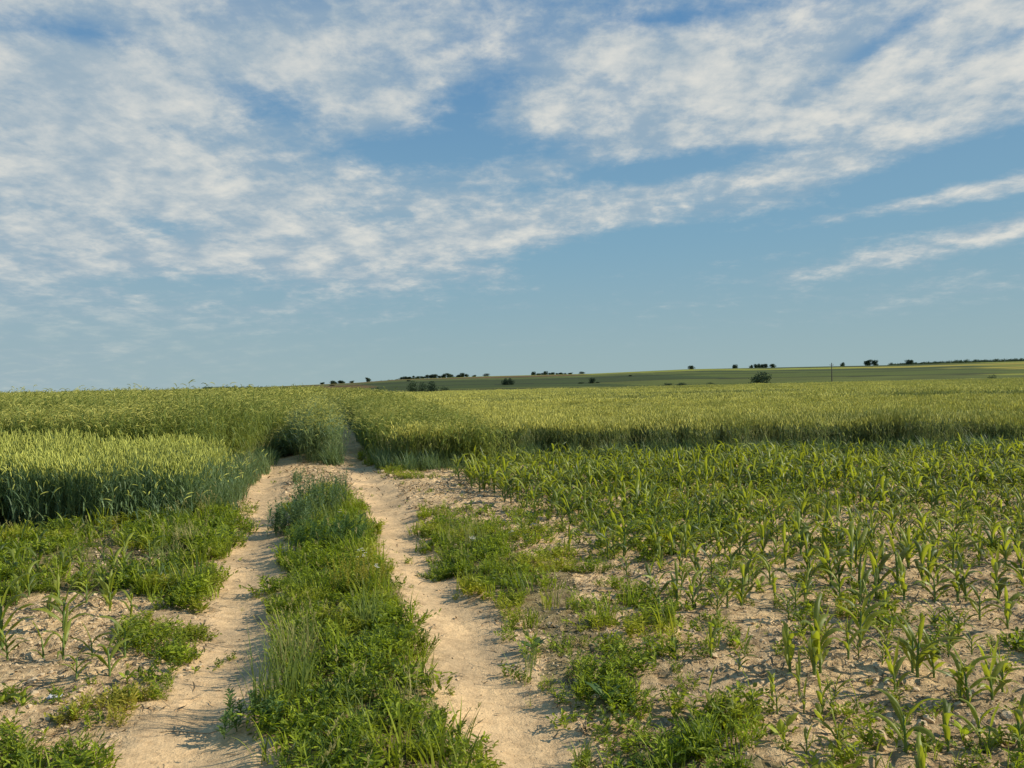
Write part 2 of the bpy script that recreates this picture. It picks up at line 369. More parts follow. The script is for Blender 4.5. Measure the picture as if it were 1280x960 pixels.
# ------------------------------------------------------------------ mesh builder
class MB:
    def __init__(s): s.v = []; s.f = []; s.m = []
    def ribbon(s, pts, w, side, mat=0, fold=0.0):
        """strip along pts; w half width per point; side = sideways vector; fold lifts the edges to make a V"""
        b = len(s.v); n = len(pts)
        per = 3 if fold else 2
        for k, (p, ww) in enumerate(zip(pts, w)):
            p = Vector(p)
            if fold:
                t = (Vector(pts[min(k + 1, n - 1)]) - Vector(pts[max(k - 1, 0)])).normalized()
                nn = side.cross(t).normalized()
                s.v += [p - side * ww + nn * ww * fold, p.copy(), p + side * ww + nn * ww * fold]
            else:
                s.v += [p - side * ww, p + side * ww]
        for k in range(n - 1):
            for q in range(per - 1):
                a = b + k * per + q
                s.f.append((a, a + 1, a + 1 + per, a + per)); s.m.append(mat)
    def tube(s, pts, r, sides=5, mat=0):
        b = len(s.v); n = len(pts)
        for k, (p, rr) in enumerate(zip(pts, r)):
            p = Vector(p)
            t = (Vector(pts[min(k + 1, n - 1)]) - Vector(pts[max(k - 1, 0)]))
            if t.length < 1e-9: t = Vector((0, 0, 1))
            t.normalize()
            x = t.orthogonal().normalized(); y = t.cross(x)
            for q in range(sides):
                a = 2 * PI * q / sides
                s.v.append(p + (x * math.cos(a) + y * math.sin(a)) * rr)
        for k in range(n - 1):
            for q in range(sides):
                q2 = (q + 1) % sides
                s.f.append((b + k * sides + q, b + k * sides + q2, b + (k + 1) * sides + q2, b + (k + 1) * sides + q)); s.m.append(mat)
        s.f.append(tuple(b + (n - 1) * sides + q for q in range(sides))); s.m.append(mat)
    def leaflet(s, c, d, nrm, L, W, mat=0):
        """small oval leaf from c along d, creased down the middle"""
        d = d.normalized(); sd = d.cross(nrm).normalized(); up = sd.cross(d)
        b = len(s.v)
        s.v += [c, c + d * L * 0.35 - sd * W * 0.5 + up * W * 0.2, c + d * L * 0.75 - sd * W * 0.38 + up * W * 0.16, c + d * L, c + d * L * 0.75 + sd * W * 0.38 + up * W * 0.16, c + d * L * 0.35 + sd * W * 0.5 + up * W * 0.2, c + d * L * 0.5]
        for f in ((0, 1, 6), (1, 2, 6), (2, 3, 6), (3, 4, 6), (4, 5, 6), (5, 0, 6)):
            s.f.append(tuple(b + i for i in f[::-1])); s.m.append(mat)
    def lump(s, c, r, mat=0, seed=0, flat=0.7, sub=1):
        import bmesh
        bm = bmesh.new(); bmesh.ops.create_icosphere(bm, subdivisions=sub, radius=1)
        b = len(s.v); rr = random.Random(seed)
        for v in bm.verts:
            k = 0.72 + 0.5 * rr.random()
            s.v.append(Vector((c[0] + v.co.x * r * k, c[1] + v.co.y * r * k, c[2] + v.co.z * r * k * flat)))
        for f in bm.faces:
            s.f.append(tuple(b + v.index for v in f.verts)); s.m.append(mat)
        bm.free()
    def mesh(s, name, mats, smooth=False):
        me = bpy.data.meshes.new(name)
        me.from_pydata([tuple(v) for v in s.v], [], s.f)
        for m in mats: me.materials.append(m)
        me.polygons.foreach_set('material_index', s.m)
        if smooth: me.polygons.foreach_set('use_smooth', [True] * len(s.f))
        me.update()
        return me

def thing(name, loc, label, cat, group=None, rz=0.0, scale=1.0, data=None):
    o = bpy.data.objects.new(name, data); COL.objects.link(o)
    o.location = loc; o.rotation_euler = (0, 0, rz); o.scale = (scale,) * 3 if not isinstance(scale, tuple) else scale
    o['label'] = label; o['category'] = cat
    if group: o['group'] = group
    return o
def part(name, me, parent):
    o = bpy.data.objects.new(name, me); COL.objects.link(o); o.parent = parent
    return o

def U(a, b): return random.uniform(a, b)

# ------------------------------------------------------------------ scattered masses: one object each, seed points + sprigs copied on them
def scatter(name, label, cat, protos, mats, x, y, z, yaw, scl, idx, tilt=0.0, group=None):
    V, Fc, Mi, pa = [], [], [], []
    off = 0
    for k, mb in enumerate(protos):
        V += [tuple(v) for v in mb.v]; Fc += [tuple(i + off for i in f) for f in mb.f]; Mi += mb.m
        pa += [k] * len(mb.v); off += len(mb.v)
    n = len(x)
    pts = np.stack([x, y, z], 1)
    me = bpy.data.meshes.new(name)
    me.from_pydata(V, [], Fc)
    nv = len(V)
    me.vertices.add(n)
    co = np.concatenate([np.array(V, float), pts]); me.vertices.foreach_set('co', co.ravel())
    for m in mats: me.materials.append(m)
    me.polygons.foreach_set('material_index', Mi)
    A = me.attributes.new('proto', 'INT', 'POINT'); A.data.foreach_set('value', np.array(pa + [-1] * n, np.int32))
    A = me.attributes.new('pick', 'INT', 'POINT'); A.data.foreach_set('value', np.concatenate([np.full(nv, -1), idx]).astype(np.int32))
    rot = np.zeros((nv + n, 3)); rot[nv:, 2] = yaw
    rot[nv:, 0] = (rng.random(n) - 0.5) * 2 * tilt; rot[nv:, 1] = (rng.random(n) - 0.5) * 2 * tilt
    A = me.attributes.new('turn', 'FLOAT_VECTOR', 'POINT'); A.data.foreach_set('vector', rot.ravel())
    s3 = np.ones((nv + n, 3)); s3[nv:] = scl if np.ndim(scl) == 2 else np.repeat(np.asarray(scl)[:, None], 3, 1)
    A = me.attributes.new('size', 'FLOAT_VECTOR', 'POINT'); A.data.foreach_set('vector', s3.ravel())
    me.update()
    o = bpy.data.objects.new(name, me); COL.objects.link(o)
    o['label'] = label; o['category'] = cat; o['kind'] = 'stuff'
    if group: o['group'] = group
    t = bpy.data.node_groups.new(name, 'GeometryNodeTree')
    t.interface.new_socket('Geometry', in_out='INPUT', socket_type='NodeSocketGeometry')
    t.interface.new_socket('Geometry', in_out='OUTPUT', socket_type='NodeSocketGeometry')
    gi = t.nodes.new('NodeGroupInput'); go = t.nodes.new('NodeGroupOutput')
    def attr(nm, ty):
        a = t.nodes.new('GeometryNodeInputNamedAttribute'); a.data_type = ty; a.inputs[0].default_value = nm
        return next(s for s in a.outputs if s.enabled and s.name == 'Attribute')
    pr, pk, tu, si = attr('proto', 'INT'), attr('pick', 'INT'), attr('turn', 'FLOAT_VECTOR'), attr('size', 'FLOAT_VECTOR')
    def eq(sock, k):
        c = t.nodes.new('FunctionNodeCompare'); c.data_type = 'INT'; c.operation = 'EQUAL'
        ins = [s for s in c.inputs if s.enabled]
        t.links.new(sock, ins[0]); ins[1].default_value = k
        return c.outputs[0]
    def sep(k):
        s = t.nodes.new('GeometryNodeSeparateGeometry'); s.domain = 'POINT'
        t.links.new(gi.outputs[0], s.inputs[0]); t.links.new(eq(pr, k), s.inputs[1])
        return s.outputs[0]
    P = sep(-1)
    J = t.nodes.new('GeometryNodeJoinGeometry')
    for k in range(len(protos)):
        ip = t.nodes.new('GeometryNodeInstanceOnPoints')
        t.links.new(P, ip.inputs['Points']); t.links.new(eq(pk, k), ip.inputs['Selection'])
        t.links.new(sep(k), ip.inputs['Instance']); t.links.new(tu, ip.inputs['Rotation']); t.links.new(si, ip.inputs['Scale'])
        t.links.new(ip.outputs[0], J.inputs[0])
    t.links.new(J.outputs[0], go.inputs[0])
    md = o.modifiers.new('scatter', 'NODES'); md.node_group = t
    return o

def sample(x0, x1, y0, y1, dens, keep):
    n = int((x1 - x0) * (y1 - y0) * dens)
    x = rng.uniform(x0, x1, n); y = rng.uniform(y0, y1, n)
    k = keep(x, y)
    if k.dtype != bool: k = rng.random(n) < k
    return x[k], y[k]
def warp(x, y, amp=0.25, sc=2.5):
    return x + (fbm(x * sc, y * sc, 61, 3) - 0.5) * amp, y + (fbm(x * sc, y * sc, 62, 3) - 0.5) * amp * 1.3

# ---- sprigs
def arc(h0, az, a0, a1, L, n, wob=0.0):
    """path that leaves a vertical stem at height h0 towards az, its angle from the vertical going a0 -> a1"""
    p = Vector((0, 0, h0)); out = [p.copy()]
    for k in range(n):
        a = a0 + (a1 - a0) * ((k + 0.5) / n) ** 1.3
        d = Vector((math.sin(a) * math.cos(az), math.sin(a) * math.sin(az), math.cos(a)))
        p = p + d * (L / n); out.append(p.copy()); az += wob
    return out

def cereal(n, size, H, ear=True, earL=0.085, earW=0.008, leaves=3, lw=0.006, stemw=0.0025, lean=0.12, droop=0.5, nod=0.15, seg=4, awn=False, hv=0.12):
    mb = MB()
    for _ in range(n):
        x, y = U(-size / 2, size / 2), U(-size / 2, size / 2)
        h = H * (1 + random.gauss(0, hv * 0.6))
        az = U(0, 2 * PI); le = abs(random.gauss(0, lean))
        base = Vector((x, y, 0))
        top = base + Vector((math.cos(az) * math.sin(le), math.sin(az) * math.sin(le), math.cos(le))) * h
        f = U(0, PI); sd = Vector((math.cos(f), math.sin(f), 0))
        mid = base.lerp(top, 0.55) + Vector((math.cos(az), math.sin(az), 0)) * (-0.02)
        mb.ribbon([base, mid, top], [stemw, stemw, stemw * 0.8], sd, 0)
        for q in range(leaves):
            t = 0.25 + 0.65 * (q + U(0, 0.8)) / leaves
            p0 = base.lerp(top, t); a = U(0, 2 * PI)
            L = U(0.14, 0.26) * H / 0.8
            pts = [p0 + v for v in arc(0, a, U(0.15, 0.5), U(0.6, 1.4) + droop, L, seg)]
            s = Vector((-math.sin(a), math.cos(a), 0))
            w = [lw * v for v in np.interp(np.linspace(0, 1, seg + 1), [0, 0.3, 0.7, 1], [0.7, 1, 0.7, 0.05])]
            mb.ribbon(pts, w, s, 0)
        if ear:
            ea = az + U(-0.6, 0.6); tilt = le + U(0, nod * 2)
            L = earL * U(0.8, 1.2)
            pts = [top + v for v in arc(0, ea, tilt, tilt + nod * 2.5, L, 3)]
            mb.tube(pts, [earW * 0.5, earW, earW * 0.85, earW * 0.25], 4, 1)
            if awn:
                for q in range(4):
                    a = ea + U(-0.8, 0.8); p0 = pts[1 + q % 3]
                    e = [p0 + v for v in arc(0, a, tilt + nod * 1.5 + U(-.2, .3), tilt + nod * 3, U(0.05, 0.09), 1)]
                    mb.ribbon(e, [0.0012, 0.0004], Vector((-math.sin(a), math.cos(a), 0)), 1)
    return mb

def weed_mat_sprig(rad=0.16, n=14, per=16, H=0.10, LL=0.026, LW=0.012, mat=0, up=0.8):
    mb = MB()
    for _ in range(n):
        az = U(0, 2 * PI); L = U(0.5, 1.0) * math.hypot(rad, H)
        o = Vector((U(-1, 1) * rad * 0.5, U(-1, 1) * rad * 0.5, 0))
        el = U(0.1, 1.3)
        pts = [o + v for v in arc(0, az, el * 0.5, el, L, 4, U(-.3, .3))]
        for p in pts: p.z = min(p.z, H * 1.4)
        mb.ribbon(pts, [0.0015] * 5, Vector((-math.sin(az), math.cos(az), 0)), 0)
        for k in range(per):
            t = (k + 0.6) / per * 4; i = min(int(t), 3)
            p = pts[i].lerp(pts[i + 1], t - i)
            a = az + (1 if k % 2 else -1) * U(0.5, 1.5)
            e = U(-0.15, 0.9)
            d = Vector((math.cos(a) * math.cos(e), math.sin(a) * math.cos(e), math.sin(e)))
            nn = Vector((U(-.5, .5), U(-.5, .5), 1)).normalized()
            mb.leaflet(p, d, nn, LL * U(0.6, 1.35), LW * U(0.7, 1.3), mat)
    return mb

def grass_tuft(n=26, H=0.24, spread_=0.05, w=0.0028, mat=0, a1=(0.5, 1.5), heads=0, headmat=1):
    mb = MB()
    for k in range(n):
        az = U(0, 2 * PI); o = Vector((U(-1, 1) * spread_, U(-1, 1) * spread_, 0))
        pts = [o + v for v in arc(0, az, U(0.0, 0.35), U(*a1), H * U(0.5, 1.15), 5)]
        mb.ribbon(pts, [w * v for v in (0.8, 1, 0.9, 0.7, 0.45, 0.05)], Vector((-math.sin(az), math.cos(az), 0)), mat)
    for k in range(heads):
        az = U(0, 2 * PI); o = Vector((U(-1, 1) * spread_, U(-1, 1) * spread_, 0))
        pts = [o + v for v in arc(0, az, U(0.0, 0.2), U(0.2, 0.7), H * U(1.1, 1.6), 4)]
        sd = Vector((-math.sin(az), math.cos(az), 0))
        mb.ribbon(pts, [0.001] * 5, sd, mat)
        for q in range(12):
            t = 3 + U(0, 1) ** 0.8 * 0.98; i = int(t); p = pts[i].lerp(pts[i + 1], t - i)
            a = U(0, 2 * PI)
            mb.leaflet(p, Vector((math.cos(a) * 0.6, math.sin(a) * 0.6, 1)), Vector((math.sin(a), -math.cos(a), .3)), 0.018, 0.005, headmat)
    return mb

def broadleaf(n=8, H=0.12, LL=0.09, LW=0.045, mat=0):
    mb = MB()
    for k in range(n):
        az = k * 2.4 + U(-.3, .3)
        a0 = U(0.2, 0.7); L = LL * U(0.7, 1.2)
        st = arc(0, az, a0 * 0.5, a0, H * U(0.4, 1), 2)
        sd = Vector((-math.sin(az), math.cos(az), 0))
        mb.ribbon(st, [0.002] * 3, sd, mat)
        pts = [st[-1] + v for v in arc(0, az, a0 + 0.2, a0 + 1.1, L, 4)]
        mb.ribbon(pts, [LW * 0.5 * v for v in (0.25, 0.9, 1.0, 0.7, 0.05)], sd, mat, fold=0.3)
    return mb

def corn_parts(H, nl, seed):
    """stalk and separate leaves of a young maize plant"""
    st = random.getstate(); random.seed(seed)
    stalk = MB(); hs = H * 0.52
    lean = Vector((U(-.05, .05), U(-.05, .05), 0))
    sp = [Vector((0, 0, -0.02)), Vector((0, 0, hs * 0.3)) + lean * 0.05, Vector((0, 0, hs * 0.7)) + lean * 0.2, Vector((0, 0, hs)) + lean * 0.35]
    r0 = 0.0085 * H / 0.4
    stalk.tube(sp, [r0, r0 * 0.95, r0 * 0.8, r0 * 0.45], 7)
    leaves = []
    az0 = U(0, 2 * PI)
    for k in range(nl):
        t = k / max(1, nl - 1)
        mb = MB()
        h0 = hs * (0.12 + 0.82 * t)
        az = az0 + PI * k + U(-.45, .45)
        L = H * (0.34 + 0.30 * math.sin(PI * (0.2 + 0.6 * t))) * U(0.75, 1.2)
        W = 0.0208 * (H / 0.4) * (0.5 + 0.55 * math.sin(PI * (0.1 + 0.75 * t))) * U(0.85, 1.15)
        if t > 0.7:
            a0, a1 = U(0.08, 0.3), random.choice([U(0.5, 1.0), U(1.3, 2.5), U(1.5, 2.6)])
        else:
            a0, a1 = U(0.25, 0.6), U(1.4, 2.9) - 0.5 * t
        n = 9
        base = sp[-1] * 0 + Vector((lean.x, lean.y, 0)) * (h0 / hs) * 0.35
        pts = [base + v for v in arc(h0, az, a0, a1, L, n, U(-.07, .07))]
        prof = np.interp(np.linspace(0, 1, n + 1), [0, 0.12, 0.4, 0.7, 0.9, 1], [0.35, 0.6, 1, 0.8, 0.4, 0.02])
        # width direction turns a little along the leaf
        b = 0; tw = U(-.7, .7); rip = U(0, 6)
        rows = []
        for q in range(n + 1):
            s = q / n
            tdir = (pts[min(q + 1, n)] - pts[max(q - 1, 0)]).normalized()
            sd = Vector((-math.sin(az), math.cos(az), 0))
            sd = Matrix.Rotation(tw * s, 3, tdir) @ sd
            nn = sd.cross(tdir).normalized()
            w = W * prof[q]
            fold = 0.75 * (1 - s) + 0.12
            e1 = math.sin(rip + s * 13) * 0.28 * w; e2 = math.sin(rip + 2 + s * 11) * 0.28 * w
            rows.append([pts[q] - sd * w * 0.95 - nn * (w * fold + e1) * -1, pts[q] - sd * w * 0.5 + nn * w * fold * 0.35, pts[q].copy(), pts[q] + sd * w * 0.5 + nn * w * fold * 0.35, pts[q] + sd * w * 0.95 + nn * (w * fold + e2)])
        for rr in rows: mb.v += rr
        for q in range(n):
            for c in range(4):
                i = q * 5 + c
                mb.f.append((i, i + 1, i + 6, i + 5)); mb.m.append(0)
        leaves.append(mb)
    random.setstate(st)
    return stalk, leaves

def merge(mbs, mats):
    o = MB()
    for mb, mt in zip(mbs, mats):
        b = len(o.v); o.v += [v.copy() for v in mb.v]; o.f += [tuple(i + b for i in f) for f in mb.f]; o.m += [mt] * len(mb.f)
    return o

# ------------------------------------------------------------------ maize
CH = 0.40
corn_kinds = []
for k in range(12):
    nl = [6, 7, 5, 7, 6, 5, 7, 4, 6, 7, 5, 3][k]
    s_, l_ = corn_parts(CH, nl, 100 + k)
    corn_kinds.append(dict(stalk=s_.mesh('corn_stalk', [M['cornstalk']], True), leaves=[q.mesh('corn_leaf', [M['corn']], True) for q in l_],
                           whole=merge([s_] + l_, [1] + [0] * len(l_))))
for kd in corn_kinds:
    kd['wmesh'] = kd['whole'].mesh('corn_plant', [M['corn'], M['cornstalk']], True)

CORN_R = [(975, 1150), (960, 960), (905, 925), (850, 850), (835, 800), (800, 745), (765, 700), (730, 668), (690, 650), (640, 640), (600, 622), (580, 600), (560, 583), (545, 570), (1500, 540), (3500, 540), (3500, 1150)]
CORN_L = [(-700, 1000), (-60, 830), (20, 835), (60, 850), (150, 850), (170, 790), (185, 745), (235, 700), (225, 665), (-60, 670), (-1200, 700)]
named = [  # px, py of the foot, height in px: maize plants that stand out
 (1133, 950, 92, 0, 0.3), (1186, 942, 84, 2, 0.0), (1049, 951, 60, 4, 1.0), (1009, 951, 46, 7, 2.0), (1236, 942, 64, 11, 0.7), (1275, 938, 92, 5, 1.7), (1201, 880, 66, 0, 2.6),
 (1211, 884, 82, 8, 0.5), (1241, 876, 78, 4, 2.2), (972, 893, 48, 7, 0.2), (1005, 889, 42, 11, 1.5), (1028, 887, 60, 7, 0.9), (1040, 886, 34, 11, 2.6), (1072, 885, 38, 7, 0.1), (988, 839, 82, 2, 0.4),
 (1018, 842, 104, 1, 1.3), (1026, 840, 78, 9, 0.2), (1061, 828, 62, 5, 2.0), (1103, 832, 38, 10, 0.0), (1141, 839, 78, 3, 0.8), (1147, 843, 88, 8, 2.5), (1168, 843, 66, 6, 1.6), (1198, 795, 44, 10, 0.0),
 (1075, 805, 84, 1, 0.4), (1088, 773, 54, 4, 1.0), (1107, 768, 44, 10, 2.0), (986, 772, 48, 6, 2.7), (969, 747, 44, 2, 0.2), (1225, 772, 60, 3, 0.9), (1260, 789, 62, 9, 0.3),
 (942, 895, 62, 7, 0.0), (924, 839, 42, 5, 1.0), (893, 807, 36, 11, 1.2), (782, 690, 58, 9, 0.1), (826, 716, 42, 6, 1.1), (936, 726, 50, 2, 1.9), (905, 735, 38, 10, 0.2), (970, 700, 40, 3, 0.6),
 (712, 690, 40, 9, 1.0), (652, 668, 36, 6, 0.4), (1095, 966, 40, 11, 0.9), (890, 712, 44, 4, 1.4), (990, 690, 44, 8, 0.3),
 (95, 846, 54, 5, 1.8), (137, 844, 68, 2, 0.1), (115, 818, 50, 7, 0.7), (147, 810, 50, 9, 2.4), (79, 787, 72, 6, 0.3), (2, 808, 104, 1, 0.2), (20, 750, 50, 3, 1.0), (36, 743, 52, 8, 2.2),
 (137, 763, 54, 4, 1.0), (163, 773, 42, 10, 0.4), (62, 775, 42, 9, 2.1), (108, 752, 46, 6, 0.9)]
plants = []   # x, y, height, kind, yaw
for px, py, hp, kd, yw in named:
    x, y = G(px, py); plants.append([x, y, hp / F * y * 1.04, kd, yw, 1])
occ = [(p[0], p[1]) for p in plants]
def add_rows(poly, y0, y1, x0, x1, seed):
    rr = random.Random(seed)
    y = y0
    out = []
    while y < y1:
        x = x0
        while x < x1:
            xx = x + rr.uniform(-.03, .03); yy = y + rr.gauss(0, 0.05) + 0.12 * math.sin(x * 0.3)
            px, py = proj(np.array([xx]), np.array([yy]))
            jx = (rr.random() - .5) * 26
            den = 0.97 if yy > 7.5 else (0.92 if yy > 5.3 else 0.62)
            if yy < 3.2 or px[0] > 1290 or px[0] < -10: den = max(den, 0.6)
            if xx < -1.8: den = 0.75
            if inpoly(px + jx, py, poly)[0] and rr.random() < den and all((xx - a) ** 2 + (yy - b) ** 2 > 0.012 for a, b in occ):
                hh = 0.355 + 0.15 * (fbm(xx * 0.6, yy * 0.6, 88, 2) - 0.5) * 2 + rr.gauss(0, 0.055)
                if yy < 5.3: hh *= 0.72
                if xx < -1.8: hh = 0.22 + 0.16 * rr.random()
                if yy > 11: hh += 0.06
                out.append([xx, yy, max(hh, 0.18), rr.randrange(12), rr.uniform(0, 2 * PI), 0])
            x += rr.choice([0.13, 0.15, 0.17, 0.19, 0.21, 0.25, 0.38]) * (0.5 if yy > 9.5 else 0.62 if yy > 7 else 0.85 if yy > 5.3 else 1.0)
        y += 0.55
    return out
rows = add_rows(CORN_R, 2.4, 16.4, -3.0, 14.5, 3) + add_rows(CORN_L, 2.9, 9.4, -9.0, -1.6, 4)
rows.sort(key=lambda p: p[1] / p[2])
infr = []
rest = []
for p in rows:
    px, py = proj(np.array([p[0]]), np.array([p[1]]))
    (infr if (-5 < px[0] < 1285 and py[0] < 985) else rest).append(p)
keep = 296 - len(plants)
things = plants + infr[:keep]; rest += infr[keep:]
LAB = {}
def corn_label(i, p):
    x, y, h, kd, yw, nm = p
    return None
NAMED_LAB = {
 0: 'young maize plant with two broad upright leaves like horns, beside the bottom edge at right',
 1: 'maize plant with bright yellow green heart, right of the horned plant in the front row',
 2: 'low bushy maize plant in the front row, left of the horned plant',
 3: 'thin short maize seedling, leftmost of the front row at the right',
 4: 'slim maize seedling with drooping leaf between two taller plants near right corner',
 5: 'tall pale maize plant cut by the right edge of the photo in the front row',
 6: 'maize plant with pale bent leaves, left half of the close pair in the second row',
 7: 'maize plant with tall folded leaf, right half of the close pair in the second row',
 8: 'upright maize plant alone right of the close pair in the second row',
 9: 'small dark maize seedling, leftmost of the gap row of seedlings',
 10: 'small two leaved maize seedling second from left in the row of seedlings',
 11: 'thin tall maize seedling third from left in the row of seedlings',
 12: 'tiny maize shoot touching its taller neighbour in the row of seedlings',
 13: 'lone small maize seedling at the right end of the row of seedlings',
 14: 'dark maize plant with one long leaf thrown right, left of the tallest maize plant',
 15: 'tallest maize plant of the third row, its leaf tips pointing straight up',
 16: 'maize plant with wide pale leaf growing against the tallest one of the third row',
 17: 'maize plant with yellow lit stem and side leaf, right of the tallest one',
 18: 'short maize plant between the yellow stemmed one and the dense pair in the third row',
 19: 'left maize plant of the dense pair at the middle of the third row',
 20: 'right taller maize plant of the dense pair at the middle of the third row',
 21: 'maize plant just right of the dense pair in the third row',
 30: 'withered thin maize plant with bent leaves standing alone before the dug soil',
 33: 'big maize plant standing out alone at the left border of the maize field',
 43: 'small maize plant nearest the white litter scrap, left of the tracks',
 44: 'maize plant with open leaves in front of the left group, right of the smallest',
 48: 'large maize plant cut by the left edge of the photo'}
for i, p in enumerate(things):
    x, y, h, kd, yw, nm = p
    z = float(gz(x, y)) - 0.005
    s = h / CH
    left = x < -1.5
    if i in NAMED_LAB: lab, grp = NAMED_LAB[i], ('maize plants left of the tracks' if left else 'maize plants right of the tracks')
    elif left: lab, grp = 'green young maize plant among low weeds left of the tracks', 'maize plants left of the tracks'
    elif nm: lab, grp = 'larger young maize plant standing clear of its neighbours in the front rows', 'maize plants right of the tracks'
    elif y < 8.5: lab, grp = 'green young maize plant in the open nearer rows on sandy soil', 'maize plants right of the tracks'
    else: lab, grp = 'green young maize plant in the dense middle rows right of the tracks', 'maize plants right of the tracks'
    K = corn_kinds[kd]
    if i < len(plants) or y < 5.6:
        root = thing('maize_plant', (x, y, z), lab, 'maize plant', grp, yw, s)
        part('stalk', K['stalk'], root)
        for lm in K['leaves']: part('leaf', lm, root)
    else:
        thing('maize_plant', (x, y, z), lab, 'maize plant', grp, yw, s, K['wmesh'])
ra = np.array([[p[0], p[1], p[2] / CH, p[3], p[4]] for p in rest])
scatter('maize_crop', 'rows of young green maize further back between the front rows and the wheat', 'maize crop', [k['whole'] for k in corn_kinds], [M['corn'], M['cornstalk']],
        ra[:, 0], ra[:, 1], gz(ra[:, 0], ra[:, 1]) - 0.005, ra[:, 4], ra[:, 2], ra[:, 3].astype(int), 0.08)

# ------------------------------------------------------------------ wheat and rye
WM = [M['wheatleaf'], M['plotear']]; RM = [M['ryeleaf'], M['ryeear']]
near_w = [cereal(96, 0.56, 0.745, lean=0.10, nod=0.12, leaves=3, lw=0.0062, earW=0.0074, earL=0.09, hv=0.20) for _ in range(4)] + [cereal(9, 0.6, 0.66, lean=0.38, nod=0.3, leaves=4, lw=0.0075, earW=0.0074, earL=0.09, hv=0.35) for _ in range(2)]
x, y = sample(-16, -3.6, WHEAT_L_FRONT, 14.2, 9, lambda x, y: (x < left_plot_edge(y) - 0.18) & (y > WHEAT_L_FRONT + 0.22 + 0.15 * np.sin(x * 1.7) + 0.4 * np.maximum(0, vnoise(x * 2.2, x * 0, 6) - .5)) & (y < 13.4 + 0.5 * vnoise(x, y * 0, 3)))
xa, ya = sample(-16, -3.6, 9.3, 13.6, 9, lambda x, y: ((np.abs(y - 9.75 - 0.15 * np.sin(x * 1.7)) < 0.3) & (x < left_plot_edge(y) - .1)) | ((np.abs(x - left_plot_edge(y) + .15) < .28) & (y > 9.8)))
ni = len(x); x = np.concatenate([x, xa]); y = np.concatenate([y, ya])
n = len(x)
sz = (1 + (fbm(x * .8, y * .8, 4, 2) - .5) * 0.34) * (0.84 + 0.16 * sstep(0.1, 0.9, left_plot_edge(y) - x))
scatter('wheat_plot', 'plot of wheat with yellow green ears and dark blue green stems left of the tracks', 'wheat', near_w, WM, x, y, gz(x, y, False) - 0.02,
        rng.integers(0, 4, n) * PI / 2 + rng.normal(0, .15, n), np.stack([np.ones(n), np.ones(n), sz], 1), np.where(np.arange(n) < ni, rng.integers(0, 4, n), 4 + rng.integers(0, 2, n)), 0.10)

def stand(name, label, cat, protos_near, protos_far, mats, region, zones, hsc=lambda x, y: 1.0 + 0 * x, rag=0.22):
    X, Y, I, S = [], [], [], []
    for (y0, y1, step, far) in zones:
        xm = y1 * 0.95 + 4
        nn = int(2 * xm * (y1 - y0) / step ** 2)
        x = rng.uniform(-xm, xm, nn); y = rng.uniform(y0, y1, nn)
        k = region(x, y) & (np.abs(x) < y * 0.95 + 3)
        x, y = x[k], y[k]
        X.append(x); Y.append(y)
        I.append((len(protos_near) if far else 0) + rng.integers(0, len(protos_far) if far else len(protos_near), len(x)))
    x = np.concatenate(X); y = np.concatenate(Y); i = np.concatenate(I)
    n = len(x)
    hs = hsc(x, y) * (1 + (fbm(x * 0.35, y * 0.35, 14, 3) - 0.5) * rag + (fbm(x * 1.1, y * 1.1, 15, 2) - 0.5) * rag * 0.9)
    print(name, n)
    return scatter(name, label, cat, protos_near + protos_far, mats, x, y, gz(x, y, False) - 0.02, rng.uniform(0, 2 * PI, n), np.stack([np.ones(n), np.ones(n), hs], 1), i, 0.03)

mid_w = [cereal(80, 0.55, 0.67, lean=0.10, nod=0.12, leaves=2, lw=0.0085, earW=0.009, earL=0.085, seg=3, hv=0.16) for _ in range(4)]
far_w = [cereal(190, 1.7, 0.69, lean=0.12, nod=0.12, leaves=2, lw=0.016, stemw=0.006, earW=0.018, earL=0.11, seg=2, hv=0.16) for _ in range(4)]
def reg_right(x, y):
    xl, xr = track_x(y)
    wob = 0.35 * (vnoise(x * 1.3, x * 0, 9) - 0.5) * 2
    lim = np.interp(x / np.maximum(y, 1), [-0.3, 0.0, 0.3, 0.66, 1], [75, 92, 116, 148, 165])
    return (y > right_front(x) + wob + 0.3) & (x > xr + 0.9 + (y - 16) * 0.01) & (y < lim)
stand('wheat_field', 'wide field of green wheat with yellowish ears beyond the maize on the right', 'wheat', mid_w, far_w, [M['fieldleaf'], M['ear']], reg_right, [(14.5, 34, 0.36, False), (34, 75, 0.85, True), (75, 190, 1.25, True)])

rye_n = [cereal(42, 0.55, 1.22, lean=0.22, nod=0.55, leaves=4, lw=0.0095, earW=0.0085, earL=0.13, droop=0.8, seg=4, awn=True, hv=0.22) for _ in range(5)]
rye_f = [cereal(120, 1.7, 1.22, lean=0.22, nod=0.5, leaves=3, lw=0.018, stemw=0.006, earW=0.018, earL=0.20, droop=0.8, seg=3, hv=0.2) for _ in range(4)]
def reg_left(x, y):
    return (x < left_plot_edge(y) - 0.15) & (y > np.where(x > -4.9, 14.6, 13.7)) & (y < 115) & (x > -y * 0.95 - 4)
stand('rye_field', 'tall loose green rye with nodding ears behind the wheat plot left of the tracks', 'rye', rye_n, rye_f, RM, reg_left, [(13, 34, 0.33, False), (34, 80, 0.85, True), (80, 160, 1.3, True)],
      hsc=lambda x, y: np.interp(x, [-30, -9, -6, -5], [0.90, 0.92, 0.90, 0.82]), rag=0.42)
def reg_mid(x, y):
    xl, xr = track_x(y)
    far = y > 55
    return (y > 16.6 + 0.5 * np.abs(vnoise(x * 3, y * 0, 2) - .5)) & (((x > np.where(y > 19.2, xl - 0.5, xl + 0.72)) & (x < xr - 0.62)) | (far & (x > xl - 2) & (x < xr + 1.5))) & (y < 75)
